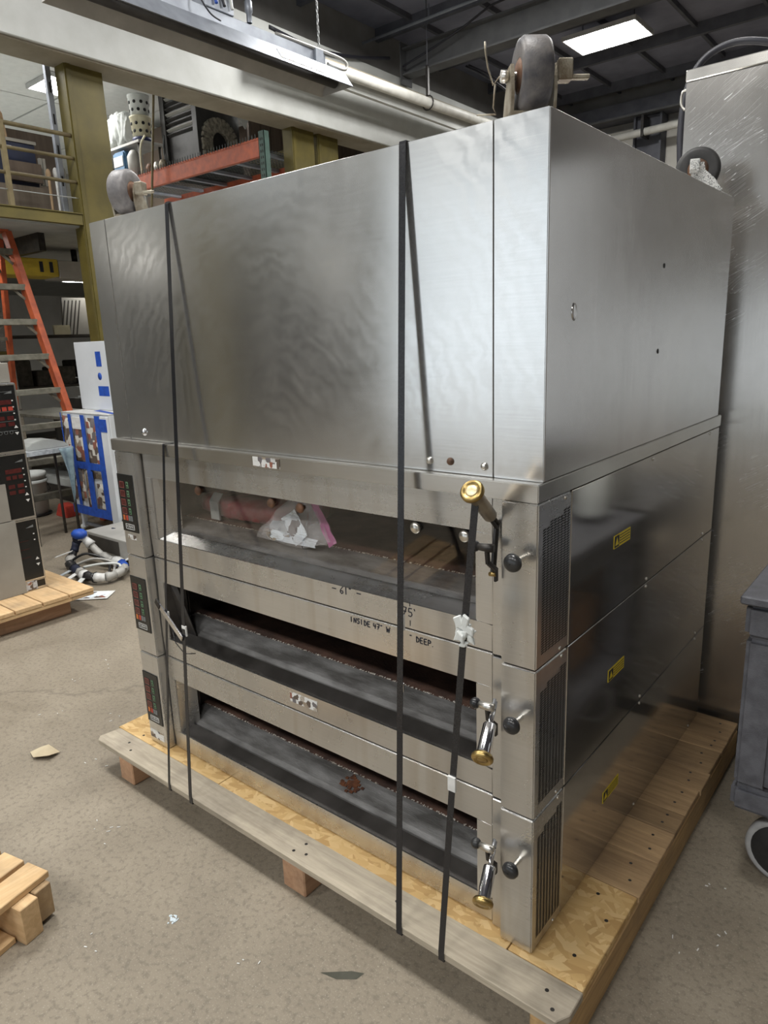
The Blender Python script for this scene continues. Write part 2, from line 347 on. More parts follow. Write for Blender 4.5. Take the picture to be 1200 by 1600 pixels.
# ------------------------------------------------------------------ mesh helpers
class MB:
    def __init__(s): s.v = []; s.f = []; s.sm = []
    def add(s, vs, fs, smooth=False):
        o = len(s.v); s.v += [tuple(v) for v in vs]
        for f in fs: s.f.append(tuple(i + o for i in f)); s.sm.append(smooth)
        return s
    def box(s, x0, y0, z0, x1, y1, z1):
        v = [(x0,y0,z0),(x1,y0,z0),(x1,y1,z0),(x0,y1,z0),(x0,y0,z1),(x1,y0,z1),(x1,y1,z1),(x0,y1,z1)]
        return s.add(v, [(3,2,1,0),(4,5,6,7),(0,1,5,4),(1,2,6,5),(2,3,7,6),(3,0,4,7)])
    def obox(s, c, ax, ay, az):
        """box about c with half-axis vectors"""
        c, ax, ay, az = map(Vector, (c, ax, ay, az)); v = []
        for k in (-1, 1):
            for i, j in ((-1,-1),(1,-1),(1,1),(-1,1)): v.append(c + ax*i + ay*j + az*k)
        return s.add(v, [(3,2,1,0),(4,5,6,7),(0,1,5,4),(1,2,6,5),(2,3,7,6),(3,0,4,7)])
    def bar(s, p0, p1, w, h, up=(0,0,1)):
        p0, p1 = Vector(p0), Vector(p1); d = p1 - p0; u = Vector(up)
        a = d.cross(u)
        if a.length < 1e-6: a = d.cross(Vector((1,0,0)))
        a.normalize(); b = a.cross(d).normalized()
        return s.obox((p0+p1)/2, d/2, a*w/2, b*h/2)
    def quad(s, *p): return s.add(p, [tuple(range(len(p)))])
    def prism(s, prof, axis, a, b):
        """prof: list of 2D points in the other two axes (cyclic order), extruded along axis from a to b"""
        def mk(p, t): return {'X': (t, p[0], p[1]), 'Y': (p[0], t, p[1]), 'Z': (p[0], p[1], t)}[axis]
        n = len(prof); v = [mk(p, a) for p in prof] + [mk(p, b) for p in prof]
        f = [tuple(range(n))[::-1], tuple(range(n, 2*n))] + [(i, (i+1) % n, n+(i+1) % n, n+i) for i in range(n)]
        return s.add(v, f)
    def tube(s, pts, r, n=8, cap=True, closed=False):
        pts = [Vector(p) for p in pts]; m = len(pts); rr = r if isinstance(r, (list, tuple)) else [r]*m
        v = []; prev = None
        for i, p in enumerate(pts):
            t = (pts[min(i+1, m-1)] - pts[max(i-1, 0)])
            if t.length < 1e-9: t = Vector((0,0,1))
            t.normalize()
            if prev is None:
                a = t.orthogonal().normalized()
            else:
                a = prev - t*prev.dot(t)
                if a.length < 1e-6: a = t.orthogonal()
                a.normalize()
            prev = a; b = t.cross(a)
            for k in range(n):
                q = 2*math.pi*k/n; v.append(p + (a*math.cos(q) + b*math.sin(q))*rr[i])
        f = [(i*n+k, i*n+(k+1) % n, (i+1)*n+(k+1) % n, (i+1)*n+k) for i in range(m-1) for k in range(n)]
        s.add(v, f, True)
        if cap:
            s.add(v[:n], [tuple(range(n))[::-1]]); s.add(v[-n:], [tuple(range(n))])
        return s
    def cyl(s, p0, p1, r, n=16): return s.tube([p0, p1], r, n)
    def lathe(s, prof, c, axis, n=20):
        """prof: (radius, distance along axis) list"""
        c, ax = Vector(c), Vector(axis).normalized(); a = ax.orthogonal().normalized(); b = ax.cross(a); v = []
        for (r, t) in prof:
            for k in range(n):
                q = 2*math.pi*k/n; v.append(c + ax*t + (a*math.cos(q) + b*math.sin(q))*max(r, 1e-5))
        m = len(prof)
        return s.add(v, [(i*n+k, i*n+(k+1) % n, (i+1)*n+(k+1) % n, (i+1)*n+k) for i in range(m-1) for k in range(n)], True)
    def ball(s, c, r, n=14, sq=(1,1,1)):
        k = n//2; c = Vector(c); v = []
        for i in range(k+1):
            t = math.pi*i/k
            for j in range(n):
                q = 2*math.pi*j/n
                v.append(c + Vector((r*sq[0]*math.sin(t)*math.cos(q), r*sq[1]*math.sin(t)*math.sin(q), r*sq[2]*math.cos(t))))
        return s.add(v, [(i*n+j, (i+1)*n+j, (i+1)*n+(j+1) % n, i*n+(j+1) % n) for i in range(k) for j in range(n)], True)
    def grid(s, fn, nu, nv, smooth=True):
        v = [fn(i/nu, j/nv) for i in range(nu+1) for j in range(nv+1)]
        return s.add(v, [(i*(nv+1)+j, (i+1)*(nv+1)+j, (i+1)*(nv+1)+j+1, i*(nv+1)+j+1) for i in range(nu) for j in range(nv)], smooth)
    def build(s, name, mat, parent=None, bevel=0, seg=2, weld=True, solid=0):
        root = parent
        while root is not None and root.parent: root = root.parent
        org = Vector(root.location) if root else Vector((0,0,0))
        me = bpy.data.meshes.new(name)
        me.from_pydata([tuple(Vector(v) - org) for v in s.v], [], s.f)
        for p, q in zip(me.polygons, s.sm): p.use_smooth = q
        bm = bmesh.new(); bm.from_mesh(me)
        if weld: bmesh.ops.remove_doubles(bm, verts=bm.verts, dist=1e-5)
        bmesh.ops.recalc_face_normals(bm, faces=bm.faces)
        if bevel:
            ed = [e for e in bm.edges if len(e.link_faces) == 2 and e.calc_face_angle(0) > .5]
            bmesh.ops.bevel(bm, geom=ed, offset=bevel, segments=seg, affect='EDGES', clamp_overlap=True)
        bm.to_mesh(me); bm.free()
        me.materials.append(mat)
        o = bpy.data.objects.new(name, me); COL.objects.link(o)
        if solid:
            sm = o.modifiers.new('thick', 'SOLIDIFY'); sm.thickness = solid; sm.offset = 0
        if parent: o.parent = parent
        return o
def smooth_path(p, k=6):
    p = [Vector(q) for q in p]; out = []
    for i in range(len(p)-1):
        a, b, c, d = p[max(i-1,0)], p[i], p[i+1], p[min(i+2,len(p)-1)]
        for j in range(k):
            t = j/k; out.append(.5*((2*b)+(c-a)*t+(2*a-5*b+4*c-d)*t*t+(3*b-a-3*c+d)*t**3))
    return out + [p[-1]]
def thing(name, label, cat, loc, group=None):
    o = bpy.data.objects.new(name, None); o.empty_display_size = .05; COL.objects.link(o)
    o.location = loc; o['label'] = label; o['category'] = cat
    if group: o['group'] = group
    return o
def tag(o, label, cat, group=None, kind=None):
    o['label'] = label; o['category'] = cat
    if group: o['group'] = group
    if kind: o['kind'] = kind
    return o
def struct(o, label=None):
    o['kind'] = 'structure'
    if label: o['label'] = label
    return o
def set_origin(o, loc):
    loc = Vector(loc); o.data.transform(Matrix.Translation(-loc)); o.location = loc; return o
def solo(mb, name, mat, label, cat, loc, group=None, **k):
    o = mb.build(name, mat, None, **k); set_origin(o, loc); return tag(o, label, cat, group)
def copy_tree(o, parent=None):
    c = o.copy(); COL.objects.link(c); c.parent = parent
    for ch in list(o.children): copy_tree(ch, c)
    return c
def text(body, size, loc, rot, mat, parent, name='lettering'):
    root = parent
    while root.parent: root = root.parent
    cu = bpy.data.curves.new(name, 'FONT'); cu.body = body; cu.size = size; cu.extrude = .0002
    cu.align_x = 'CENTER'; cu.align_y = 'CENTER'
    cu.materials.append(mat)
    tmp = bpy.data.objects.new(name, cu); me = bpy.data.meshes.new_from_object(tmp); bpy.data.objects.remove(tmp)
    o = bpy.data.objects.new(name, me); COL.objects.link(o); o.parent = parent
    o.location = Vector(loc) - root.location; o.rotation_euler = rot
    return o

# ------------------------------------------------------------------ setting
XM = -5.4                      # mezzanine edge line
ZC = 5.25                      # roof underside
struct(MB().box(-13, -9.2, -.15, 6, 11.2, 0).build('floor', M_CONC), 'worn brownish grey concrete floor')
ceil = struct(MB().box(-5.7, -9.2, ZC, 6, 11.2, ZC+.15).build('ceiling', M_DARKROOF), 'dark painted roof deck over the hall')
for i in range(15):
    y = -8.4 + i*1.35
    MB().box(-5.6, y-.03, ZC-.14, 5.9, y+.03, ZC).build('joist', M_JOIST, ceil)
for i in range(14):
    x = -5.0 + i*.82
    MB().box(x-.02, 2.0, ZC-.06, x+.02, 10.9, ZC-.001).build('joist', M_JOIST, ceil)
wb_ = struct(MB().box(-13, 10.9, 0, 6, 11.1, ZC).build('wall_back', M_GREYWALL), 'grey rear wall with white panels under the dark roof')
for x0, x1 in ((-5.9, -4.86), (-4.82, -3.83), (-3.40, -2.45), (-2.41, -1.4)):
    for z0, z1 in ((3.0, 3.90), (3.92, 4.62)):
        MB().box(x0, 10.84, z0, x1, 10.9, z1).build('wall_panel', M_WALLW, wb_, .005, 1)
struct(MB().box(5.8, -9.2, 0, 6, 11.2, ZC).build('wall_right', M_GREYWALL))
# wall behind the photographer with the open goods door and a strip window, daylight outside
wf = MB()
for x0, x1, z0, z1 in ((-13,-8.1,0,ZC),(-8.1,-3.3,4.3,ZC),(-3.3,-2.7,0,ZC),(-2.7,4.8,2.1,ZC),(4.8,6,0,ZC)):
    wf.box(x0, -9.2, z0, x1, -9.0, z1)
struct(wf.build('wall_front', M_GREYWALL))
struct(MB().box(-13.2, -9.2, 0, -13, 11.2, ZC).build('wall_left', M_WALLW))
# grey wall above the white header
struct(MB().box(-5.85, -9, 4.64, -5.55, 10.9, ZC).build('trim_2', M_GREYWALL), 'grey upper wall above the long white header beam')
hb = struct(MB().box(-5.55, -9, 3.83, -5.2, 10.9, 4.64).build('trim_1', M_BEAMW, None, .006, 1), 'long white boxed header beam running along the mezzanine')
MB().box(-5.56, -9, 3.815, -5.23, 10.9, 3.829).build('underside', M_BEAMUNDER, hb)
# drop ceiling over the mezzanine: tiles in a grid
ZT = 4.75
dc = struct(MB().box(-13, -6, ZT+.03, -5.56, 10.9, ZT+.06).build('ceiling_left', M_GRID), 'dropped ceiling of pale tiles over the mezzanine')
tiles = {}
tb = MB().box(-.594, -.594, -.012, .594, .594, .012)
tm = None
LIT = ()
for i in range(6):
    for j in range(8):
        if (i, j) in LIT: continue
        cx, cy = -6.2 - i*1.22, -1.4 + j*1.22
        if tm is None:
            o = tb.build('ceiling_tile', M_TILE, dc, .004, 1); tm = o.data; o.location = (cx, cy, ZT+.012)
        else:
            o = bpy.data.objects.new('ceiling_tile', tm); COL.objects.link(o); o.parent = dc; o.location = (cx, cy, ZT+.012)
# mezzanine deck
mz = struct(MB().box(-13, -9, 2.572, XM-.06, 10.9, 2.60).build('floor_mezzanine', M_PLY), 'mezzanine floor')
MB().box(-13, -3, 2.558, XM-.08, 10.9, 2.5715).build('soffit', M_PALEGREY, mz)
struct(MB().box(-9.4, 7.6, 2.6, -5.7, 7.7, ZT).build('wall_mezzanine', M_PANELWOOD), 'brown vertical plank panelling at the rear of the mezzanine')

# ------------------------------------------------------------------ deck oven
PZ = .12                        # pallet top
oven = thing('deck_oven', 'large three-deck stainless steel bakery oven strapped to a wooden pallet', 'oven', (-.775, .65, PZ))
XL, XR = -1.396, -.165          # door opening
slot = MB()
def strokes(lines, ox, oz, s, y, w=.0023):
    mb = MB()
    for ln in lines:
        for (a, b), (c, d) in zip(ln, ln[1:]):
            p, q = Vector((ox+a*s, y, oz+b*s)), Vector((ox+c*s, y, oz+d*s))
            mb.bar(p, q, w, .0006, (0, -1, 0))
    return mb
GL = {'6': [[(.6,1),(.15,.5),(.1,.15),(.4,0),(.6,.2),(.5,.42),(.12,.3)]], '1': [[(.3,1),(.3,0)]], '"': [[(.1,1),(.1,.8)],[(.3,1),(.3,.8)]],
      '-': [[(0,.5),(.7,.5)]], '7': [[(0,1),(.6,1),(.2,0)],[(.1,.5),(.55,.5)]], '5': [[(.6,1),(.15,1),(.1,.55),(.5,.55),(.6,.25),(.4,0),(.05,.08)]],
      "'": [[(.1,1.05),(.2,.8)]], '|': [[(.2,1),(.2,0)]], '4': [[(.1,1),(.05,.45),(.6,.45)],[(.5,.9),(.4,0)]], 'I': [[(.2,1),(.2,0)]],
      'N': [[(0,0),(.08,.9),(.5,.05),(.6,1)]], 'S': [[(.6,.9),(.2,1),(.1,.65),(.5,.4),(.4,.02),(0,.1)]], 'D': [[(.08,1),(.08,0),(.5,.15),(.6,.6),(.08,1)]],
      'E': [[(.6,1),(.05,.95),(.05,.02),(.6,0)],[(.05,.5),(.5,.5)]], 'P': [[(.05,0),(.08,1),(.6,.8),(.5,.5),(.08,.45)]], 'W': [[(0,1),(.15,0),(.35,.7),(.55,0),(.75,1)]],
      '.': [[(.1,.05),(.2,0)]], ' ': []}
def write(parent, s, x, z, h, y, dz=0, adv=.8):
    mb = MB(); k = 0
    for ch in s:
        if GL[ch]: 
            q = strokes(GL[ch], x + k, z + dz*k, h, y)
            mb.add(q.v, q.f)
        k += h*(adv if ch != ' ' else .55)
    return mb.build('marker_writing', M_INK, parent, weld=False)
for d, zb in enumerate((.84, .48, .12)):
    e = .0015
    # columns either side
    rc = MB().box(-.083, 0, zb+e, 0, .154, zb+.36-e).build('control_column', M_DOOR, oven, .003, 2)
    sl = MB()
    for c in range(8):
        y0 = .022 + c*.0158
        zt = zb + .305 + (.015 if c > 1 else 0) + (.012 if c > 5 else 0); zl = zb + .03
        n = int((zt-zl)/.0056)
        for k in range(n):
            z = zl + k*.0056
            sl.quad((.0006, y0, z), (.0006, y0+.0125, z+.0025), (.0006, y0+.0125, z+.0052), (.0006, y0, z+.0027))
    sl.build('vent_slots', M_SLOT, rc, weld=False)['kind'] = 'stuff'
    lc = MB().box(-1.55, 0, zb+e, -1.44, .155, zb+.36-e).build('control_column', M_DOOR, oven, .003, 2)
    # side, back
    sp = MB().box(-.006, .1555, zb+e, 0, 1.312, zb+.36-e).build('side_panel', M_SIDE, oven, .0015, 1)
    MB().box(-1.55, .1565, zb+e, -1.544, 1.312, zb+.36-e).build('side_panel', M_SIDE, oven, .0015, 1)
    MB().box(-1.543, 1.30, zb+e, -.007, 1.312, zb+.36-e).build('back_panel', M_SIDE, oven)
    for (y, z) in ((.122, zb+.35), (.112, zb+.012), (.658, zb+.35), (.658, zb+.012), (1.2, zb+.35), (1.2, zb+.012)):
        MB().lathe([(0, .003), (.003, .0028), (.0045, .001), (.0045, -.001)], (.0, y, z), (1, 0, 0), 10).build('screw', M_BOLT, sp)
    # warning sticker
    st = MB().box(.0001, .405, zb+.163, .0012, .513, zb+.196).build('warning_sticker', M_YELSTICK, sp); st['label'] = 'yellow warning sticker with black triangle'
    MB().box(.0012, .407, zb+.165, .0016, .437, zb+.194).build('black_square', M_INK, st)
    MB().prism([(.4110, zb+.170), (.433, zb+.170), (.422, zb+.190)], 'X', .0016, .002).build('triangle', M_YELSTICK, st)
    ln = MB()
    for q in range(4):
        for w in range(6):
            ya = .442 + w*.0115; ln.box(.0012, ya, zb+.168+q*.007, .0015, ya+.0085, zb+.171+q*.007)
    ln.build('sticker_print', M_INK, st, weld=False)
    # door surround
    fr = MB().box(-1.434, .030, zb+.276, -.12, .055, zb+.358)
    fr.box(-1.434, .030, zb+e, -.12, .055, zb+.067)
    fr.box(-1.434, .030, zb+.067, XL, .055, zb+.276).box(XR, .030, zb+.067, -.12, .055, zb+.276)
    df = fr.build('door_frame', M_DOOR, oven, .0025, 2)
    MB().box(-.117, .022, zb+e, -.0845, .06, zb+.356).build('filler_strip', M_DOOR, oven, .002, 1)
    # angled reveal on the left and the sloping sill
    MB().prism([(XL, .034), (XL-.03, .056), (XL-.03, .14), (-1.352 if d == 0 else -1.375, .10)], 'Z', zb+.068, zb+.275).build('reveal', M_SILL if d == 1 else M_DOOR, oven)
    MB().prism([(.034, zb+.0665), (.078, zb+.086), (.078, zb+.04), (.05, zb+.04)], 'X', XL, XR-.001).build('sill', M_DOOR if d == 0 else M_SILL, oven, .001, 1)
    # hearth: curved apron, stone slab, crumbs, dark mottled chamber
    ap = [(.084, zb+.05), (.086, zb+.083), (.098, zb+.094), (.122, zb+.104), (.15, zb+.112), (.165, zb+.114), (.165, zb+.05)]
    MB().prism(ap, 'X', -1.43, -.10).build('hearth_apron', M_APRON, oven)
    MB().box(-1.44, .168, zb+.09, -.09, 1.28, zb+.114).build('hearth_stone', M_STONE, oven)
    cr = MB()
    for k in range(300):
        x = random.uniform(-1.42, -.12); y = .1665 + random.gauss(0, .0012); r = random.uniform(.0006, .0015)
        cr.obox((x, y, zb+.1155), (r*1.4, 0, r*.3), (0, r, 0), (0, r*.3, r*.7))
    cr.build('crumbs', M_CRUMB, oven, weld=False)['kind'] = 'stuff'
    cv = MB()
    for q in (((-1.442,.1555),(-1.442,1.29)), ((-.085,.1555),(-.085,1.29)), ((-1.442,1.288),(-.085,1.288))):
        (xa, ya), (xb, yb) = q; cv.quad((xa,ya,zb+.03),(xb,yb,zb+.03),(xb,yb,zb+.33),(xa,ya,zb+.33))
    cv.quad((-1.442,.056,zb+.30),(-.085,.056,zb+.30),(-.085,1.29,zb+.30),(-1.442,1.29,zb+.30))
    cv.quad((-1.442,.084,zb+.05),(-.085,.084,zb+.05),(-.085,1.29,zb+.05),(-1.442,1.29,zb+.05))
    cv.build('baking_chamber', M_CAVITY, oven, weld=False)
    if d == 0:
        for x0, x1 in ((-1.372, -.738), (-.732, XR-.004)):
            MB().quad((x0,.040,zb+.278),(x1,.040,zb+.278),(x1,.074,zb+.088),(x0,.074,zb+.088)).build('window_pane', M_GLASS, oven, solid=.004)
        for x in (-1.157, -.827, -.713, -.331, -.196):
            cl = MB().lathe([(0,-.016),(.011,-.015),(.014,-.011),(.014,-.008),(.006,-.006),(.006,.006)], (x, .046, zb+.257), (0, 1, 0), 16).build('glass_clip', M_RUSTYDISC if x < -.5 else M_BOLT, oven)
    elif d == 1:
        # the blackened door plate swung in on the left
        MB().add([(-1.39,.05,zb+.272),(-1.372,.062,zb+.272),(-1.312,.082,zb+.082),(-1.395,.075,zb+.082)], [(0,1,2,3)]).build('swung_door_plate', M_BLACKMET, oven, solid=.004)
    else:
        rp = MB()
        for k in range(46):
            a = random.uniform(0, 6.28); rr = random.uniform(0, .035)
            rp.obox((-.66 + rr*math.cos(a)*1.2, .128 + rr*math.sin(a)*.8, zb+.1075 + rr*math.sin(a)*.24), (.005,0,0), (0,.004,0.001), (0,0,.0012))
        rp.build('rust_patch', M_RUST, oven, weld=False)['kind'] = 'stuff'
    # control panel with windows, buttons, badge
    pn = MB().box(-1.548, -.0025, zb+.085, -1.456, -.0001, zb+.283).build('control_panel', M_PANELBLACK, oven, .001, 1)
    dk = MB()
    for k in range(4):
        z1 = zb+.258 - k*.030
        MB().box(-1.536, -.0034, z1-.022, -1.508, -.0024, z1).build('display', M_DISPLAY, pn)
        fl = MB()
        for b_ in ((-1.536,z1-.0015,-1.508,z1), (-1.536,z1-.022,-1.508,z1-.0205), (-1.536,z1-.022,-1.5345,z1), (-1.5095,z1-.022,-1.508,z1)):
            fl.box(b_[0], -.0037, b_[1], b_[2], -.0033, b_[3])
        fl.build('display_outline', M_DISPLINE, pn, weld=False)
        MB().box(-1.497, -.0036, z1-.021, -1.483, -.0024, z1+.001).build('button', M_GREENBTN, pn, .001, 1)
        gy = MB().prism([(-1.4945, z1-.005-.004), (-1.4855, z1-.009), (-1.49, z1-.002)], 'Y', -.0041, -.0035)
        if k % 2: gy = MB().prism([(-1.4945, z1-.004), (-1.4855, z1-.004), (-1.49, z1-.011)], 'Y', -.0041, -.0035)
        gy.box(-1.494, -.0041, z1-.018, -1.486, -.0035, z1-.014)
        gy.build('button_symbol', M_WHITE if 0 else M_PANELBLACK, pn)
    for x, mm in ((-1.531, M_ORANGEBTN), (-1.514, M_REDBTN), (-1.4995, M_GREYBTN), (-1.486, M_GREYBTN)):
        MB().box(x-.006, -.0036, zb+.124, x+.006, -.0024, zb+.142).build('button', mm, pn, .001, 1)
    bd = MB()
    for b_ in ((-1.528,zb+.111,-1.476,zb+.1125), (-1.528,zb+.094,-1.476,zb+.0955), (-1.528,zb+.094,-1.5265,zb+.1125), (-1.4775,zb+.094,-1.476,zb+.1125)):
        bd.box(b_[0], -.0035, b_[1], b_[2], -.0024, b_[3])
    bd.build('badge_outline', M_WHITE, pn, weld=False)
    text('HOBART', .0132, (-1.502, -.0026, zb+.1032), (R(90), 0, 0), M_WHITE, pn, 'badge_lettering')
    # round knob on the right column
    MB().lathe([(.006, .001), (.006, -.03)], (-.033, 0, zb+.245), (0, 1, 0), 12).build('knob_stem', M_BOLT, oven)
    MB().lathe([(.001,-.054),(.008,-.0535),(.0145,-.051),(.0185,-.046),(.0195,-.040),(.016,-.034),(.007,-.030),(.001,-.030)], (-.033, 0, zb+.245), (0, 1, 0), 24).build('knob', M_BLACKPL, oven)
    # damper lever: ball, shaft, crank, pin
    zl = zb + .262
    lv = MB().tube([(-.126,-.03,zl),(-.097,-.03,zl+.001),(-.084,-.026,zl+.001)], [.007,.009,.009], 12).build('lever_shaft', M_BLACKMET if d == 0 else M_BOLT, oven)
    MB().ball((-.129, -.03, zl), .0125, 18).build('lever_ball', M_BLACKPL, lv)
    MB().bar((-.101,-.028,zl+.004),(-.101,-.022,zl-.036),.011,.007,(1,0,0)).bar((-.101,-.022,zl-.034),(-.087,-.012,zl-.05),.010,.007,(1,0,0)).bar((-.088,-.012,zl-.046),(-.088,-.012,zl-.075),.010,.006,(1,0,0)).build('lever_crank', M_BLACKMET, lv, .001, 1)
    MB().cyl((-.101,-.016,zl-.060),(-.086,-.016,zl-.058),.005,10).build('lever_pin', M_BRASS, lv)
    # main door handle: rods, sleeve, ring end
    P0 = Vector((-.0985, .012, zb+.30)) if d == 0 else Vector((-.0985, .004, zb+.262))
    P1 = Vector((-.078, -.12, 1.242)) if d == 0 else Vector((-.0625, -.112, zb+.190))
    ax = (P1-P0).normalized(); L = (P1-P0).length
    sx = ax.orthogonal().normalized()
    hd = MB()
    for sgn in (-1, 1):
        o_ = Vector((1,0,0)).cross(ax).normalized()*.005*sgn
        hd.cyl(P0 + o_, P0 + ax*L*.55 + o_, .0042, 10)
    hd = hd.build('door_handle', M_CHROME if d else M_BLACKMET, oven)
    s0 = .42 if d else .30
    MB().lathe([(.003,L*s0),(.0135,L*s0),(.0145,L*s0+.003),(.0150,L-.012)], P0, ax, 24).build('handle_sleeve', M_CHROME if d else M_SLEEVE, hd)
    MB().lathe([(.010,L-.013),(.020,L-.012),(.0235,L-.007),(.0235,L-.001),(.020,L+.003),(.0165,L+.0025),(.0150,L+.001),(.0125,L+.0005)], P0, ax, 28).build('handle_end_ring', M_BRASS, hd)
    MB().lathe([(.0125,L-.002),(.0125,L+.0008),(.010,L+.002),(.0001,L+.0024)], P0, ax, 24).build('handle_end_cap', M_BRASSCORE if d == 0 else M_BRASS, hd)
    if d == 0:
        MB().bar((-.1,.012,zb+.312),(-.1,-.004,zb+.20),.006,.014,(0,1,0)).build('handle_link', M_BLACKMET, hd)
        # shredded label below the panel
        MB().box(-1.527, -.0006, zb+.058, -1.478, .0001, zb+.074).build('torn_label', M_STICKER, oven)
        write(oven, '- 61" -', -.605, zb+.046, .020, .0293, .03)
        write(oven, "75'", -.372, zb+.034, .021, .0293, .0)
        MB().bar((-.349,.0293,zb+.060),(-.349,.0293,zb+.072),.0016,.0006,(0,-1,0)).build('marker_writing', M_INK, oven)
        MB().bar((-.349,.0293,zb+.010),(-.349,.0293,zb+.024),.0016,.0006,(0,-1,0)).build('marker_writing', M_INK, oven)
    if d == 1:
        write(oven, 'INSIDE 47" W', -.545, zb+.335, .0145, .0293, .0)
        write(oven, '" DEEP.', -.352, zb+.332, .0145, .0293, .0)
        MB().box(-.80, .0288, zb+.025, -.69, .0302, zb+.056).build('torn_label', M_STICKER, oven)['label'] = 'torn white label with a rust-brown end'
    if d == 2:
        MB().box(-1.545, -.0006, zb+.020, -1.462, .0001, zb+.052).build('scuffed_label', M_STICKER, oven)
# cover over the top deck
cv = MB().box(-1.553, -.006, 1.2015, .0025, 1.318, 1.239).build('top_cover', M_LIP, oven, .002, 2)
MB().box(-.838, -.0072, 1.2075, -.733, -.0058, 1.2335).build('torn_label', M_STICKER, cv)
MB().box(-1.2, .02, 1.2392, -.3, .9, 1.2394).build('cover_skin', M_LIP, cv)

# ------------------------------------------------------------------ inverted stand on top
stand = thing('oven_stand', 'closed stainless steel oven stand set upside down with its casters on top', 'oven stand', (-.78, .65, 1.2396))
SF, ST, SB = .020, 1.910, 1.2397
MB().box(-1.466, SF, SB, -.1145, SF+.004, ST).build('front_panel', M_FRONT, stand, .001, 1)
MB().box(-.1125, SF-.0005, SB, -.0005, SF+.004, ST).build('corner_post', M_FRONT, stand, .0015, 2)
MB().box(-1.558, SF-.0005, SB, -1.468, SF+.004, ST).build('corner_post', M_FRONT, stand, .0015, 2)
MB().box(-.004, SF+.0042, SB, -.0003, 1.285, ST).build('side_panel', M_STANDSIDE, stand, .001, 1)
MB().box(-1.558, SF+.0042, SB, -1.554, 1.285, ST).build('side_panel', M_STANDSIDE, stand, .001, 1)
MB().box(-1.553, 1.281, SB, -.0045, 1.285, ST).build('back_panel', M_STANDSIDE, stand)
MB().box(-1.553, SF+.005, ST-.006, -.0045, 1.280, ST-.001).build('base_plate', M_STANDSIDE, stand)
for x, z, mm in ((-.273,1.263,M_BOLT),(-.219,1.265,M_RUSTYDISC),(-.134,1.261,M_BOLT),(-1.385,1.267,M_CHROME)):
    r = .0085 if mm != M_CHROME else .012
    MB().lathe([(0,-.008),(r*.55,-.0078),(r*.8,-.005),(r*.8,-.003),(r,-.002),(r,.001)], (x, SF, z), (0,1,0), 14).build('bolt', mm, stand)
for y, z in ((.664,1.679),(.651,1.470)):
    MB().lathe([(0,.0012),(.006,.001),(.0065,-.001)], (0, y, z), (1,0,0), 12).build('hole_plug', M_BLACKPL, stand)
MB().ball((0, .14, 1.565), .012, 12, (.25,1,1.5)).build('dimple', M_STANDSIDE, stand)
def caster(x, y, ang, spin, mt, mw, lean=0.0, brake=True):
    """an upturned swivel caster: plate, fork, wheel; ang = axle direction"""
    z0 = ST
    ca, sa = math.cos(ang), math.sin(ang)
    A = Vector((ca, sa, 0)); Rl = Vector((-sa, ca, 0)); U = Vector((0,0,1))
    B = Vector((x, y, z0)); H = B + Rl*spin + U*.083           # hub
    pl = MB().box(x-.055, y-.05, z0-.0005, x+.055, y+.05, z0+.006)
    pl.lathe([(.036,.005),(.040,.010),(.036,.018),(.020,.021)], B, U, 20)
    c = pl.build('caster', mt, stand, .0008, 1)
    f = MB(); 
    for sg in (-1, 1):
        a = A*sg*.040; t = A*.003
        prof = [B+U*.016-Rl*.034, B+U*.016+Rl*.034, B+Rl*(spin*.5+.030)+U*.05, H+Rl*.020-U*.006, H+Rl*.016+U*.016, H-Rl*.016+U*.016, H-Rl*.022-U*.006, B+Rl*(spin*.5-.032)+U*.05]
        n = len(prof)
        v = [p + a - t for p in prof] + [p + a + t for p in prof]
        f.add(v, [tuple(range(n))[::-1], tuple(range(n, 2*n))] + [(i,(i+1)%n,n+(i+1)%n,n+i) for i in range(n)])
    f.obox(B+U*.0175, A*.043, Rl*.034, U*.0035)
    f.build('caster_fork', mt, c)
    rw, hw = .0645, .029
    MB().lathe([(.030,-hw+.004),(.052,-hw),(.060,-hw+.003),(rw,-hw+.010),(rw,hw-.010),(.060,hw-.003),(.052,hw),(.030,hw-.004)], H, A, 36).build('caster_wheel', mw, c)
    MB().lathe([(.0001,-hw-.001),(.022,-hw),(.031,-hw+.005),(.031,hw-.005),(.022,hw),(.0001,hw+.001)], H, A, 24).build('caster_hub', M_RUSTYDISC, c)
    MB().cyl(H-A*.050, H+A*.050, .0075, 8).cyl(H-A*.058, H-A*.044, .011, 6).build('axle_bolt', M_BRASSCORE if spin > 0 else M_BOLT, c)
    if brake:
        b = MB().obox(H+A*.058+U*.004-Rl*.01, A*.014, Rl*.014, U*.018)
        b.obox(H+A*.084-U*.009-Rl*.016, A*.020, Rl*.007, U*.004)
        b.build('brake_pedal', mt, c, .002, 1)
    return c, H, A, Rl
cA, H, A, Rl = caster(-.092, .115, R(42), -.018, M_FORK, M_RUBBER)
w = H - A*.060
MB().tube([w, w+Vector((-.012,-.004,-.012)), w+Vector((-.022,-.006,.018)), w+Vector((-.026,-.008,.045)), w+Vector((-.026,-.01,.062))], .0018, 6).tube([w+Vector((-.01,0,-.01)), w+Vector((-.014,0,-.05)), w+Vector((-.008,0,-.062)), w+Vector((-.05,0,-.055))], .0016, 6).build('tie_wire', M_FORK, cA)
caster(-1.462, .115, R(24), -.02, M_FORK, M_GREYWHEEL)
caster(-.062, 1.228, R(-72), -.036, M_SPECK, M_RUBBERDK)

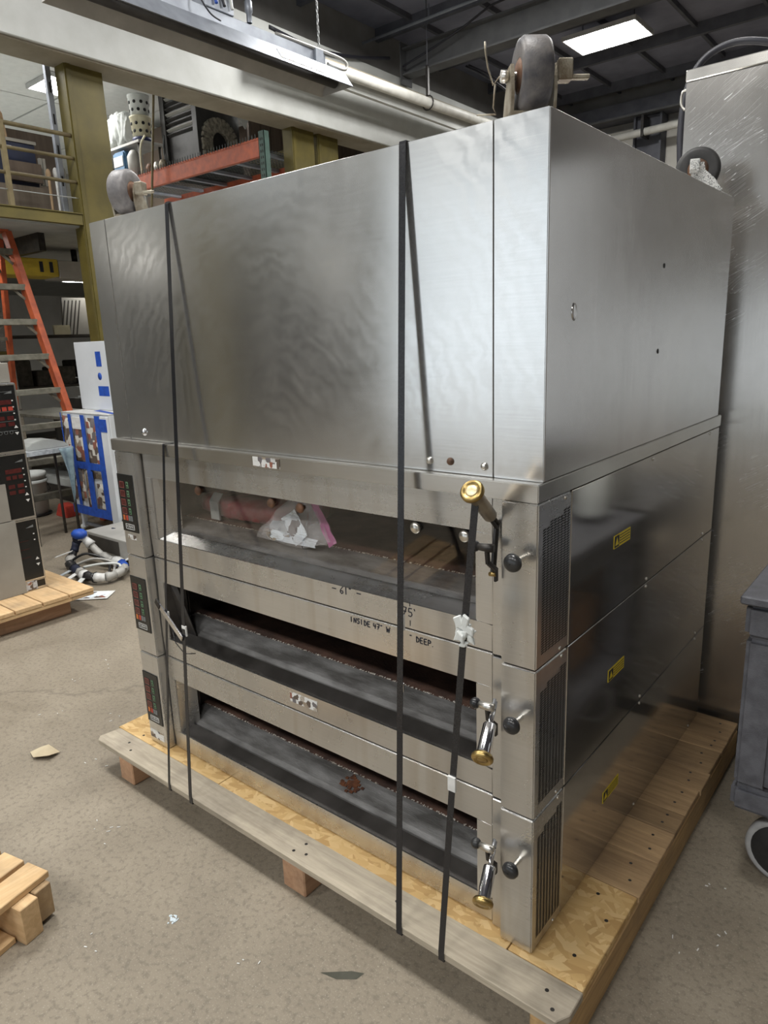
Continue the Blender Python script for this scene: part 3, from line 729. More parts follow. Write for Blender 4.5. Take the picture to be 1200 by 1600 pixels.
# ------------------------------------------------------------------ pallet under the oven
pal = thing('shipping_pallet', 'wide wooden pallet with strand board and plank deck under the strapped oven', 'pallet', (-.8, .67, 0))
for x0, x1 in ((-1.6,-1.515), (-.735,-.645), (.052,.137)):
    MB().box(x0, -.108, 0.0, x1, 1.335, .098).build('stringer', M_WOODY if x1 > 0 else M_REDWOOD, pal, .004, 1)
fb = MB()
fb.prism([(-1.735,-.100),(-1.715,-.117),(.118,-.117),(.136,-.085),(.136,-.018),(-1.722,-.022)], 'Z', .0985, .1198)
fb.build('deck_board', M_WOODGREY, pal, .002, 1)
MB().box(-1.735, -.021, .0985, -1.13, .30, .1195).build('strand_board_panel', M_OSB, pal, .001, 1)
MB().box(-1.127, -.030, .0985, -.055, .30, .1192).build('strand_board_panel', M_OSB, pal, .001, 1)
MB().box(-.052, -.016, .0985, .134, .317, .1197).build('strand_board_panel', M_OSB, pal, .002, 1)
ys = [.319,.467,.613,.711,.858,.968,1.111,1.199,1.342]
for i, (a, b) in enumerate(zip(ys, ys[1:])):
    h = .1198 - random.uniform(0, .0012)
    MB().box(-1.735+random.uniform(0,.01), a+.0015, .0985, .137+random.uniform(-.003,.003), b-.0015, h).build('deck_board', M_WOODX, pal, .002, 1)
nh = MB()
for i, (a, b) in enumerate(zip(ys, ys[1:])):
    for q in (.3, .72): nh.lathe([(0,.0002),(.0045,.0001)], (.095+random.uniform(-.02,.01), a+(b-a)*q, .1199), (0,0,1), 8)
for (x, y) in ((-1.6,-.06),(-1.55,-.085),(-.69,-.05),(-.70,-.09),(-.35,-.06),(.07,-.06),(.10,-.095),(.08,.06),(.10,.2),(.05,.27),(-1.6,.0),(-.66,-.08)):
    nh.lathe([(0,.0002),(.005,.0001)], (x, y, .1199), (0,0,1), 8)
nh.build('nail_holes', M_BLACKMET, pal, weld=False)['kind'] = 'stuff'
MB().add([(.13,-.117,.005),(.02,-.135,.002),(-.04,-.13,.001),(.0,-.116,.02),(.1,-.105,.03)], [(0,1,2,3,4)]).build('splinter', M_WOODGREY, pal, solid=.008)

# ------------------------------------------------------------------ steel straps
def strap(name, pts, label, w=.016, loc=None, parts=()):
    root = thing(name, label, 'strap', loc or pts[-1], 'black straps around the oven')
    mb = MB(); pts = [Vector(p) for p in pts]; X = Vector((w/2,0,0))
    v = []; n = len(pts)
    for p in pts: v += [p - X, p + X]
    mb.add(v, [(2*i,2*i+1,2*i+3,2*i+2) for i in range(n-1)])
    mb.build('band', M_STRAP, root, solid=.0012)
    for (p, sz, mm, nm) in parts:
        MB().obox(p, (sz[0],0,0), (0,sz[1],0), (0,0,sz[2])).build(nm, mm, root, .001, 1)
    return root
yb = -.1195
strap('strap', [(-1.136,.9,1.9125),(-1.136,.017,1.9125),(-1.137,.0150,1.907),(-1.146,yb,.121),(-1.146,yb,.0965),(-1.146,.5,.0965)],
      'black strap over the stand and down the left side with a white-tagged joint', .016,
      parts=[((-1.1425,-.0745,.68),(.0105,.003,.017),M_WHITE,'joint_tag')])
sB = strap('strap', [(-1.243,.3,1.2415),(-1.243,-.008,1.2415),(-1.2435,-.0095,1.239),(-1.262,yb,.121),(-1.262,yb,.0965),(-1.262,.5,.0965)],
      'thin black strap leftmost of the four, coming out under the stand', .011,
      parts=[((-1.2520,-.0585,.70),(.008,.003,.014),M_WHITE,'joint_tag')])
MB().bar((-1.29,-.06,.725),(-1.145,-.084,.655),.020,.004,(0,-1,0)).build('strap_seal', M_CHROME, sB, .001, 1)
MB().bar((-1.31,-.058,.738),(-1.285,-.062,.722),.018,.006,(0,-1,0)).build('strap_seal_end', M_BLACKMET, sB)
MB().tube([(-1.21,-.075,.675),(-1.19,-.08,.63),(-1.155,-.075,.60),(-1.12,-.06,.605)], .0016, 5).build('strap_tail', M_STRAP, sB)
strap('strap', [(-.322,.9,1.9125),(-.322,.017,1.9125),(-.3215,.0150,1.907),(-.297,yb,.121),(-.297,yb,.0965),(-.297,.5,.0965)],
      'tall black strap right of the middle from the stand top to the pallet edge', .017,
      parts=[((-.3085,-.0570,.90),(.0095,.003,.019),M_WHITE,'joint_tag'), ((-.308,-.0665,.742),(.0095,.0025,.012),M_CHROME,'strap_seal')])
sD = strap('strap', [(-.083,-.098,1.222),(-.1075,-.104,.955),(-.14,-.112,.55),(-.171,yb,.121),(-.171,yb,.0965),(-.171,.5,.0965)],
      'black strap hanging from the brass-ended door handle to the pallet', .016,
      parts=[((-.1375,-.1135,.583),(.010,.003,.018),M_WHITE,'joint_tag')])
tw = MB()
for k in range(16):
    a = random.uniform(0, 6.28); q = random.uniform(.008, .028)
    c = Vector((-.108 + math.cos(a)*q*.7, -.106 + random.uniform(-.012,.006), .945 + math.sin(a)*q))
    tw.obox(c, (random.uniform(.006,.014), 0, random.uniform(-.006,.006)), (0,.004,0), (random.uniform(-.006,.006),0,random.uniform(.006,.012)))
tw.build('plastic_wrap_knot', M_BUBBLE if 0 else M_BUCKET, sD, .002, 1)

# ------------------------------------------------------------------ things in the top deck
bag = thing('resealable_bag', 'clear zip bag with a pink seal holding leaflets behind the oven glass', 'bag', (-.77, .14, .954))
def sheet(pts, nu, nv, amp, seed):
    a, b, c, d = map(Vector, pts); rnd = random.Random(seed); ph = [rnd.uniform(0, 6) for _ in range(6)]
    nrm = (b-a).cross(d-a).normalized()
    def fn(u, v):
        p = (a*(1-u)+b*u)*(1-v) + (d*(1-u)+c*u)*v
        return p + nrm*amp*(math.sin(9*u+ph[0]+4*v)+math.sin(13*v+ph[1]-5*u)+.6*math.sin(23*u*v+ph[2]))
    return MB().grid(fn, nu, nv)
BL, BB, BR_, BT, BTL = (-1.0,.115,.957), (-.785,.098,.957), (-.668,.105,.988), (-.776,.145,1.092), (-.892,.15,1.082)
for dy, sd in ((0, 1), (.020, 2)):
    q = [(x, y+dy, z) for x, y, z in (BL, BB, BT, BTL)]
    sheet(q, 14, 14, .005, sd).build('bag_film', M_FILM, bag)
    q = [(x, y+dy, z) for x, y, z in (BB, BR_, BT, BB)]
    sheet((q[0], q[1], q[2], tuple(.5*(Vector(q[0])+Vector(q[2])))), 10, 8, .003, sd+4).build('bag_film', M_FILM, bag)
sheet(((-.676,.103,.975),(-.652,.103,.992),(-.756,.143,1.098),(-.784,.143,1.086)), 3, 14, .002, 3).build('zip_strip', M_ZIP, bag)
lf = thing('folded_leaflet', 'pale folded leaflet inside the clear zip bag', 'leaflet', (-.83,.12,.957))
sheet(((-.814,.109,.957),(-.769,.110,.994),(-.839,.136,1.058),(-.898,.132,1.022)), 4, 6, .0015, 4).build('page', M_LEAFLET, lf)
sheet(((-.94,.114,.958),(-.74,.108,.962),(-.735,.116,.985),(-.93,.122,.988)), 8, 4, .003, 5).build('page', M_LEAFLET, lf)
sheet(((-.96,.122,.958),(-.87,.118,.958),(-.86,.134,1.02),(-.94,.136,1.01)), 4, 4, .003, 6).build('page', M_FADEDBLUE, lf)
hw = MB()
for k in range(16):
    c = Vector((random.uniform(-.955,-.86), random.uniform(.118,.13), random.uniform(.962,.985)))
    hw.obox(c, (.010,0,random.uniform(-.005,.005)), (0,.003,0), (random.uniform(-.003,.003),0,.004))
solo(hw, 'small_hardware', M_CHROME, 'small shiny fittings in the corner of the zip bag', 'hardware', (-.9,.125,.96), weld=False)['kind'] = 'stuff'
par = thing('wrapped_parcel', 'dark red parcel in clear bubble wrap lying inside the top oven deck', 'parcel', (-1.17,.26,.955))
def lump(x0, x1, y0, y1, z0, z1, seed, k=.06):
    r_ = random.Random(seed); ph = [r_.uniform(0,6) for _ in range(5)]
    def fn(u, v):
        t = 2*math.pi*v; x = x0 + (x1-x0)*u
        e = 1 - .25*abs(2*u-1)**4
        cy, cz = (y0+y1)/2, (z0+z1)/2
        c, s_ = math.cos(t), math.sin(t)
        sg = lambda q: math.copysign(abs(q)**.6, q)
        w = 1 + k*(math.sin(7*u*6+ph[0]+3*t)+math.sin(5*t+ph[1]+11*u))*.5
        return Vector((x, cy+(y1-y0)/2*sg(c)*e*w, max(z0, cz+(z1-z0)/2*sg(s_)*e*w)))
    mb = MB().grid(fn, 30, 24)
    mb.add([fn(0, j/24) for j in range(24)], [tuple(range(24))]); mb.add([fn(1, j/24) for j in range(24)], [tuple(range(24))])
    return mb
lump(-1.40,-.93,.19,.40,.9545,1.035,3,.05).build('parcel_body', M_REDWRAP, par)
lump(-1.41,-.92,.182,.408,.9548,1.042,5,.09).build('bubble_wrap', M_BUBBLE, par)
MB().prism([(.180,.958),(.178,1.02),(.20,1.045),(.205,1.045),(.185,1.02),(.186,.958)], 'X', -1.30, -1.255).build('clear_tape', M_PALEGREY, par)

# ------------------------------------------------------------------ big cabinet behind on the right
cab = thing('stainless_cabinet', 'tall scratched stainless steel cabinet standing behind the oven', 'cabinet', (.16, 1.74, 0))
MB().box(-.196, 1.378, .07, .52, 2.1, 2.295).build('body', M_CAB, cab, .003, 2)
MB().box(-.198, 1.374, 2.296, .522, 2.102, 2.331).build('top_flange', M_LIP, cab, .003, 1)
MB().box(-.16, 1.41, 0, .48, 2.06, .069).build('plinth', M_BLACKMET, cab)
MB().tube(smooth_path([(-.198,1.40,2.28),(-.213,1.40,2.275),(-.216,1.40,2.24),(-.202,1.40,2.22)]), .004, 6).build('hook', M_BOLT, cab)
hs = [(-.222,1.45,2.06),(-.228,1.45,2.17),(-.222,1.455,2.27),(-.202,1.47,2.345),(-.165,1.49,2.395),(-.10,1.51,2.418),(-.02,1.53,2.408),(.08,1.57,2.376),(.2,1.64,2.347),(.42,1.70,2.347)]
solo(MB().tube(smooth_path(hs), .011, 10), 'hose', M_CABLE, 'black hose arching over the stainless cabinet top', 'hose', (0,1.53,2.332))

fg = thing('reflection_fridge', 'pale fridge shape added out of view to brighten the stand side reflection', 'fridge', (1.2, 1.9, 0))  # unseen pale body, added for the steel stand side to mirror
MB().box(.60, 1.50, .02, 2.1, 2.3, 1.05).build('base_unit', M_SHELFDK, fg, .006, 1)
MB().box(.60, 1.50, 1.055, 2.1, 2.3, 2.16).build('body', M_BWHITE, fg, .012, 2)
for x in (.62, 1.37): MB().box(x, 1.485, 1.10, x+.71, 1.4985, 2.12).build('door', M_BWHITE, fg, .008, 2)
for x in (1.29, 1.40): MB().cyl((x,1.455,1.35),(x,1.455,1.75),.012,8).build('handle', M_CHROME, fg)

# ------------------------------------------------------------------ utility cart on the right
cart = thing('utility_cart', 'grey structural foam utility cart on casters beside the pallet', 'cart', (.8, 1.02, 0))
cx0, cx1, cy0, cy1 = .262, 1.35, .66, 1.335
for x0, x1, y0, y1 in ((cx0,cx0+.085,cy0,cy0+.10),(cx1-.085,cx1,cy0,cy0+.10),(cx0,cx0+.085,cy1-.10,cy1),(cx1-.085,cx1,cy1-.10,cy1)):
    MB().box(x0, y0, .31, x1, y1, .74).build('leg', M_CART, cart, .012, 2)
MB().box(cx0-.004, cy0-.004, .235, cx1+.004, cy1+.004, .31).build('lower_shelf', M_CART, cart, .014, 2)
t_ = MB().box(cx0-.006, cy0-.006, .74, cx1+.006, cy1+.006, .835); t_.build('top_shelf', M_CART, cart, .014, 2)
lp = MB().box(cx0-.018, cy0-.018, .835, cx0+.05, cy1+.018, .858).box(cx1-.05, cy0-.018, .835, cx1+.018, cy1+.018, .858).box(cx0+.05, cy0-.018, .835, cx1-.05, cy0+.05, .858).box(cx0+.05, cy1-.05, .835, cx1-.05, cy1+.018, .858)
lp.build('rim', M_CART, cart, .004, 1)
for i, (x, y) in enumerate(((cx0+.13,cy0+.085),(cx1-.1,cy0+.085),(cx0+.13,cy1-.085),(cx1-.1,cy1-.085))):
    c = MB().box(x-.05, y-.045, .222, x+.05, y+.045, .236).build('caster', M_FORK, cart)
    rr = .098
    MB().lathe([(.001,-.020),(.078,-.020),(.082,-.017),(.082,.017),(.078,.020),(.001,.020)], (x,y,rr), (.05,1,0), 30).build('caster_wheel', M_RUBBERDK, c)
    MB().lathe([(.081,-.017),(.090,-.020),(rr,-.014),(rr,.014),(.090,.020),(.081,.017)], (x,y,rr), (.05,1,0), 36).build('caster_tread', M_LIGHTGREY, c)
    f = MB()
    for sg in (-1, 1): f.prism([(x-.040,.225),(x+.045,.225),(x+.020,rr-.012),(x-.008,rr-.012)], 'Y', y+sg*.028-.002, y+sg*.028+.002)
    f.cyl((x,y-.034,rr),(x,y+.034,rr),.008,8).build('caster_fork', M_BUCKET, c)
bx = thing('carton', 'orange-brown carton on the lower shelf of the grey cart', 'box', (.6,.95,.311))
MB().box(.372,.83,.311,.82,1.2,.56).build('carton_body', M_CARDORANGE, bx, .002, 1)
MB().box(.371,1.0,.56,.821,1.03,.5612).build('carton_tape', M_CARDBOARD, bx)
pb = MB().obox((.262,1.105,.34),(.006,0,0),(0,.075,0),(.0,.01,.16))
jug = MB().lathe([(.001,0),(.055,.002),(.06,.02),(.06,.15),(.04,.185),(.018,.20),(.018,.23),(.001,.232)], (.40,1.22,.858), (0,0,1), 20)
solo(jug, 'white_jug', M_BUCKET, 'white plastic jug at the edge of the grey cart top', 'jug', (.40,1.22,.858))

# ------------------------------------------------------------------ second oven tower on the left, on its pallet
tw_ = thing('oven_tower', 'stacked oven with black control fascias on a small pallet behind the grey sheet', 'oven', (-3.9,.2,.145))
XT = -3.55; YT = .585
MB().box(-4.6, -.75, .145, XT-.004, YT, 1.365).build('body', M_GREYBOARD if 0 else M_DOOR, tw_, .004, 1)
for k, (z0, z1) in enumerate(((.985,1.352),(.592,.962),(.215,.570),(.160,.200))):
    fs = MB().box(XT-.004, -.62, z0, XT+.004, YT-.012, z1).build('control_fascia', M_PANELBLACK, tw_, .002, 1)
    tr = MB()
    for b_ in ((-.625,z0-.012,YT-.004,z0),(-.625,z1,YT-.004,z1+.006),(YT-.012,z0,YT-.004,z1)): tr.box(XT-.004, b_[0], b_[1], XT+.006, b_[2], b_[3])
    tr.build('fascia_trim', M_LIP, fs, weld=False)
    if k == 3: continue
    zc = z1 - .10
    def lab(y0, z0_, y1, z1_, mm, nm):
        MB().box(XT+.0035, y0, z0_, XT+.0055, y1, z1_).build(nm, mm, fs)
    if k < 2:
        ya = .41 if k == 0 else .405
        lab(ya+.045, zc-.005, ya+.135, zc+.020, M_DISPLAY, 'display')
        for c in range(3): lab(ya+.045+c*.034, zc-.04, ya+.070+c*.034, zc-.018, M_REDBTN if k == 0 else M_DISPLAY, 'button')
        for rr_ in range(2):
            for c in range(2): lab(ya+.05+c*.05, zc-.092-rr_*.035, ya+.085+c*.05, zc-.070-rr_*.035, M_DISPLAY, 'button')
        if k == 0:
            for q in range(5):
                zz = z1-.035-q*.055; MB().box(XT+.0038, .25, zz, XT+.0046, YT-.03, zz+.0018).build('divider_line', M_GREYBTN, fs)
            for c in range(3):
                MB().lathe([(.008,0),(.010,.0005),(.010,.001),(.008,.001)], (XT+.004, .46+c*.03, z0+.105), (1,0,0), 12).build('dial_mark', M_GREYBTN, fs)
    else:
        for rr_ in range(3): lab(.45, zc-.02-rr_*.05, .515, zc-.0185-rr_*.05, M_DISPLAY, 'button')
    ya = YT-.048
    for q in range(4 if k < 2 else 2):
        lab(ya+.010, zc+.012-q*.036, ya+.018, zc+.018-q*.036, M_WHITE, 'label_mark')
    zz = z0 + (.115 if k < 2 else .10)
    for sg in (1, -1):
        MB().prism([(ya+.002, zz+sg*.012), (ya+.024, zz+sg*.012), (ya+.013, zz+sg*.028)], 'X', XT+.0035, XT+.0052).build('arrow', M_WHITE, fs)
    MB().prism([(YT-.075, z1-.045), (YT-.03, z1-.045), (YT-.03, z1-.030)], 'X', XT+.0035, XT+.0045).build('corner_mark', M_GREYBTN, fs)
pl_ = MB().box(XT+.005, .455, .150, XT+.0065, .525, .205).build('rating_label', M_RATING, tw_)
MB().box(-4.2, -.4, 1.366, XT-.03, .575, 1.475).build('top_hood', M_GREYBOARD, tw_, .003, 1)
solo(MB().lathe([(.10,0),(.095,.016),(.075,.032),(.04,.042),(.001,.045)], (-3.68,.47,1.4755), (0,0,1), 20), 'white_dome_cover', M_BUCKET, 'small white dome resting on top of the left oven tower', 'cover', (-3.68,.47,1.4755))
solo(MB().box(XT+.010, -.60, .146, XT+.018, .455, .585), 'fibre_sheet', M_GREYBOARD, 'plain grey board, lower of two leaning on the oven tower', 'board', (XT+.014,-.1,.146), 'grey boards against the tower', bevel=.001)
solo(MB().box(XT+.0075, -.60, .590, XT+.016, .435, .805), 'fibre_sheet', M_GREYBOARD, 'plain grey board, upper of two leaning on the oven tower', 'board', (XT+.012,-.1,.59), 'grey boards against the tower', bevel=.001)
p2 = thing('small_pallet', 'worn plank pallet carrying the stacked oven tower', 'pallet', (-3.9,.2,0))
for i in range(9):
    y1 = .735 - i*.155
    MB().box(-4.75, y1-.148, .122, -3.285, y1, .1445).build('deck_board', M_PINEX, p2, .002, 1)
for x in (-3.42, -4.0, -4.6):
    MB().box(x-.055, -.66, 0, x+.055, .62, .098).build('stringer', M_REDWOOD, p2, .003, 1)
MB().box(-3.5, .60, .099, -3.29, .735, .121).build('cross_board', M_PINEX, p2, .002, 1)
MB().box(-4.7, -.68, .099, -3.29, -.58, .121).build('cross_board', M_PINEX, p2, .002, 1)
MB().box(-3.38, -.58, .0985, -3.29, .599, .1215).build('lead_board', M_PINE, p2, .002, 1)

# pallet corner at the lower left
p3 = thing('pine_pallet', 'pale new pine pallet corner on the concrete near the camera', 'pallet', (-1.35,-.8,0))
Rz = Matrix.Rotation(R(13), 4, 'Z')
base = Vector((-1.185,-.561,0))
def pbox(mb, x0, y0, z0, x1, y1, z1):
    q = MB().box(x0,y0,z0,x1,y1,z1)
    mb.add([base + (Rz @ Vector(v)) for v in q.v], q.f); return mb
for i in range(3):
    pbox(MB(), -.084-i*.100, -.50, .110, -i*.100, 0, .130).build('deck_board', M_PINE, p3, .002, 1)
pbox(MB(), -.29, -.060, .012, .018, -.012, .1095).build('stringer', M_PINEX, p3, .002, 1)
pbox(MB(), -.29, -.118, .0, .034, -.064, .1095).build('stringer', M_PINEX, p3, .002, 1)
pbox(MB(), -.29, -.50, .0, .0, -.44, .1095).build('stringer', M_PINEX, p3, .002, 1)
pbox(MB(), -.084, -.439, .0, -.0, -.122, .018).build('bottom_board', M_PINE, p3, .002, 1)

# ------------------------------------------------------------------ white unit covered in newsprint and tape
un = thing('taped_freezer', 'white appliance on legs covered with newsprint under blue tape', 'appliance', (-4.87,2.0,0))
MB().box(-5.24, 1.66, .19, -4.50, 2.35, 1.03).build('body', M_BWHITE, un, .006, 1)
MB().box(-4.60, 1.632, .03, -4.50, 1.659, 1.02).build('corner_post', M_BWHITE, un, .004, 1)
yy = 1.657
for x0, z0, x1, z1 in ((-5.235,.62,-5.12,1.005),(-5.08,.60,-4.92,.93),(-4.86,.50,-4.70,1.0),(-5.22,.285,-5.00,.58),(-4.98,.24,-4.87,.56),(-4.83,.185,-4.66,.46)):
    MB().grid(lambda u, v, a=(x0,z0,x1,z1): Vector((a[0]+(a[2]-a[0])*u, yy-.004-.003*math.sin(7*u+5*v), a[1]+(a[3]-a[1])*v)), 5, 6).build('newsprint_page', M_NEWS, un, solid=.001)
MB().box(-5.07, yy-.012, .90, -4.93, yy-.004, 1.0).build('padding_sheet', M_WHITE, un, .003, 1)
for kk, (x0, z0, x1, z1) in enumerate(((-5.245,.17,-4.62,.245),(-5.23,.57,-4.62,.63),(-5.125,.25,-5.08,1.02),(-4.925,.23,-4.865,1.02),(-4.70,.19,-4.615,1.02),(-5.248,.6,-5.235,1.03),(-4.88,.24,-4.84,.56))):
    MB().box(x0, yy-.0105-kk*.0005, z0, x1, yy-.0085-kk*.0005, z1).build('tape_strip', M_TAPE, un)
for x0, z0, x1, z1 in ((-4.595,.90,-4.50,1.0),):
    MB().box(x0, 1.629, z0, x1, 1.6315, z1).build('tape_strip', M_TAPE, un)
MB().box(-5.24, 1.655, 1.0305, -4.50, 2.2, 1.036).build('lid_sheet', M_WHITE, un)
MB().add([(-4.98,1.80,1.037),(-4.50,1.69,1.037),(-4.50,1.74,1.037),(-4.98,1.86,1.037)], [(0,1,2,3)]).build('tape_strip', M_TAPE, un)
for x, y in ((-5.19,1.70),(-5.19,2.30),(-4.545,2.30)):
    l = MB().box(x-.018,y-.018,.03,x+.018,y+.018,.19).build('leg', M_BWHITE, un, .002, 1)
    MB().ball((x-.03,y,.03),.028,12).build('caster_ball', M_BUCKET, l)
MB().box(-5.17,1.70,.05,-4.56,1.72,.075).build('leg_rail', M_GALV, un)
wp = thing('white_board', 'tall white board marked with three patches of blue tape', 'board', (-4.9,1.9,1.038))
MB().box(-5.275, 1.862, 1.038, -4.2, 1.90, 1.596).build('board', M_BWHITE, wp, .003, 1)
for x0, z0, x1, z1 in ((-4.945,1.395,-4.865,1.515),(-4.960,1.155,-4.80,1.235)):
    MB().box(x0, 1.8600, z0, x1, 1.8622, z1).build('tape_patch', M_TAPE, wp)
MB().lathe([(.001,-.0018),(.030,-.0016),(.030,0)], (-4.915,1.862,1.315), (0,1,0), 20).build('tape_patch', M_TAPE, wp).scale = (1,1,1)
for nm, lbl, x0, y0, x1, y1, z in (('floor_box','dark low metal box between the taped appliance and the oven',-4.42,1.30,-3.75,2.0,.0),):
    b = thing(nm, lbl, 'box', ((x0+x1)/2,(y0+y1)/2,0))
    MB().box(x0,y0,.0,x1,y1,.055).build('base', M_BLACKMET, b, .003, 1)
    MB().box(x0,y0,.055,x1,y1,.20).build('body', M_GALVD, b, .004, 1)
    MB().box(x0+.05,y0-.004,.075,x1-.2,y0-.0005,.18).build('front_plate', M_SHELFDK, b, .002, 1)
solo(lump(-4.5,-4.33,1.34,1.50,.0,.16,11,.2), 'navy_cloth', M_DARKBLUE, 'dark navy cloth heaped beside the white post', 'cloth', (-4.42,1.42,0))

# tangle of tape-wrapped cords on the floor
tg = thing('taped_hose_bundle', 'loop of hoses wrapped in white and blue tape lying on the floor', 'hose', (-3.95,1.12,0))
path = [(-3.93,.98,.05),(-4.14,1.02,.06),(-4.22,1.10,.12),(-4.19,1.15,.22),(-4.05,1.22,.08),(-3.85,1.25,.05),(-3.70,1.16,.05),(-3.67,1.02,.05),(-3.80,.96,.05),(-3.93,.98,.05)]
sp_ = smooth_path(path)
for a in range(0, len(sp_)-1, 3):
    seg_ = sp_[a:a+4]
    MB().tube(seg_, [random.uniform(.024,.042) for _ in seg_], 7).build('tape_wrap', random.choice([M_WHITE, M_TAPE, M_GALVD, M_WHITE, M_BLACKPL, M_DARKBLUE]), tg)
for p_, q_, mm in (((-3.93,.96,.05),(-3.90,.84,.02),M_WHITE),((-4.17,1.06,.14),(-4.26,.98,.10),M_WHITE),((-3.80,.94,.05),(-3.74,.83,.015),M_BUCKET),((-3.70,1.18,.06),(-3.56,1.22,.12),M_GALVD),((-4.02,1.0,.06),(-4.05,.88,.02),M_FADEDBLUE),((-3.86,1.24,.06),(-3.80,1.36,.10),M_WHITE)):
    MB().bar(p_, q_, .035, .004).build('tape_tail', mm, tg)
for k in range(3):
    MB().tube(smooth_path([(-4.15+.1*k,1.02,.07),(-4.05+.1*k,1.10,.13-.02*k),(-3.92+.08*k,1.18,.08),(-3.80+.05*k,1.12,.03)]), .009, 6).build('inner_wire', (M_BLACKPL, M_GALVD, M_BUCKET)[k], tg)
MB().ball((-4.19,1.14,.245), .055, 10, (1.2,1,.7)).build('tape_end', M_TAPE, tg)
solo(MB().tube(smooth_path([(-4.12,.80,.048),(-3.98,.785,.048),(-3.82,.785,.046),(-3.70,.80,.046)]), [.045]*19, 10), 'black_tube', M_BLACKPL, 'short black tube lying at the edge of the tower pallet', 'tube', (-3.9,.84,0))
solo(MB().tube(smooth_path([(-4.28,1.46,.2),(-4.25,1.42,.12),(-4.12,1.40,.025),(-3.95,1.36,.022),(-3.80,1.36,.022),(-3.65,1.30,.022)]), .018, 8), 'navy_cable', M_DARKBLUE, 'dark navy cable trailing from the post to the hose loop', 'cable', (-4.05,1.35,.0))
lw = Matrix.Rotation(R(40), 3, 'Z')
fl = thing('printed_flyer', 'small glossy printed flyer flat on the concrete floor', 'paper', (-3.52,.84,0))
q = [Vector((-3.52,.86,.004)) + lw @ Vector(v) for v in ((-.10,-.075,0),(.10,-.075,.003),(.10,.075,0),(-.10,.075,.002))]
MB().quad(*q).build('sheet', M_WHITE, fl, solid=.0015)
q = [Vector((-3.52,.86,.006)) + lw @ Vector(v) for v in ((-.075,-.055,0),(.08,-.055,.002),(.08,.06,0),(-.075,.06,.001))]
MB().quad(*q).build('print', M_LEAFLET, fl, solid=.0006)
sc_ = MB().add([(-2.045,-.235,.004),(-1.985,-.25,.012),(-1.93,-.215,.022),(-1.945,-.165,.006),(-2.0,-.18,.026),(-2.04,-.195,.008)], [(0,1,4,5),(1,2,3,4)])
solo(sc_, 'paper_scrap', M_SCRAP, 'folded tan paper scrap on the open floor', 'paper', (-1.99,-.21,.002), solid=.002)
fk = MB()
for k in range(26):
    a, q_ = random.uniform(0, 6.28), abs(random.gauss(0, .012))
    fk.obox((-.885+math.cos(a)*q_, -.38+math.sin(a)*q_, .0012), (.003*random.uniform(.4,1.2),0,0), (0,.003*random.uniform(.4,1),.0004), (0,0,.0008))
o = solo(fk, 'paint_flakes', M_FLAKE, 'cluster of pale blue flakes on the floor', 'flakes', (-.885,-.38,0), weld=False); o['kind'] = 'stuff'
lt = MB()
for (x, y) in ((-1.75,-.12),(-2.3,-.05),(-2.5,.2),(-1.35,-.33),(-1.4,-.30),(-2.55,.35),(-2.05,.12),(-1.0,-.55),(-.62,-.35),(-3.2,.9),(.25,.6),(.3,.45),(.24,.35)) :
    for k in range(3):
        xx, y2 = x+random.gauss(0,.03), y+random.gauss(0,.03); a = random.uniform(0,6.28); L = random.uniform(.002,.006)
        lt.obox((xx,y2,.0014), (math.cos(a)*L,math.sin(a)*L,0), (-math.sin(a)*.0012,math.cos(a)*.0012,0), (0,0,.0008))
o = solo(lt, 'floor_debris', M_WHITE, 'tiny pale chips scattered over the concrete', 'debris', (-1.5,0,0), weld=False); o['kind'] = 'stuff'
stn = MB().add([(-.445,-.255,.0006),(-.385,-.205,.0006),(-.355,-.19,.0006),(-.36,-.215,.0006),(-.40,-.245,.0006)], [(0,1,2,3,4)])
o = solo(stn, 'oil_stain', M_OILY, 'small dark smear on the concrete before the pallet', 'stain', (-.4,-.22,0)); o['kind'] = 'stuff'

# ------------------------------------------------------------------ ladder, bench and clutter under the mezzanine
ld = thing('step_ladder', 'tall orange fibreglass step ladder with grey treads', 'ladder', (-5.65,1.6,0))
def rail_pt(side, z):      # front rails lean back (-X) and flare towards the foot
    yR = 1.985 - .092*z ; yL = 1.22 + .105*z
    return Vector((-5.37 - .225*z, yR if side > 0 else yL, z))
def lrail(name, p0, p1, w=.03, h=.075):
    MB().bar(p0, p1, w, h, (1,0,0)).build(name, M_LADDER, ld, .003, 1)
lrail('rail', rail_pt(1,0), rail_pt(1,2.54), .055, .085); lrail('rail', rail_pt(-1,0), rail_pt(-1,2.54), .055, .085)
def rear_pt(side, z): 
    p = rail_pt(side, z); return Vector((-6.95 + (.97)*(z/2.72), p.y-.02*side, z))
lrail('rear_rail', rear_pt(1,0), rear_pt(1,2.5), .04, .06); lrail('rear_rail', rear_pt(-1,0), rear_pt(-1,2.5), .04, .06)
for k in range(8):
    z = .31 + k*.295
    a, b = rail_pt(-1,z), rail_pt(1,z)
    t = MB().bar(a+Vector((0,.016,0)), b-Vector((0,.016,0)), .085, .05).build('tread', M_TREAD, ld, .003, 1)
    for s_, p in ((1,b),(-1,a)):
        MB().bar(p+Vector((.01,-s_*.02,-.10)), p+Vector((.01,-s_*.11,-.02)), .022, .006, (1,0,0)).build('tread_brace', M_TREAD, t)
for k in range(4):
    z = .5 + k*.58
    MB().bar(rear_pt(-1,z), rear_pt(1,z), .03, .03).build('rear_brace', M_TREAD, ld)
MB().bar(rail_pt(-1,2.54)-Vector((0.05,0,-.02)), rail_pt(1,2.54)-Vector((0.05,0,-.02)), .2, .04).build('top_cap', M_LADDER, ld, .004, 1)

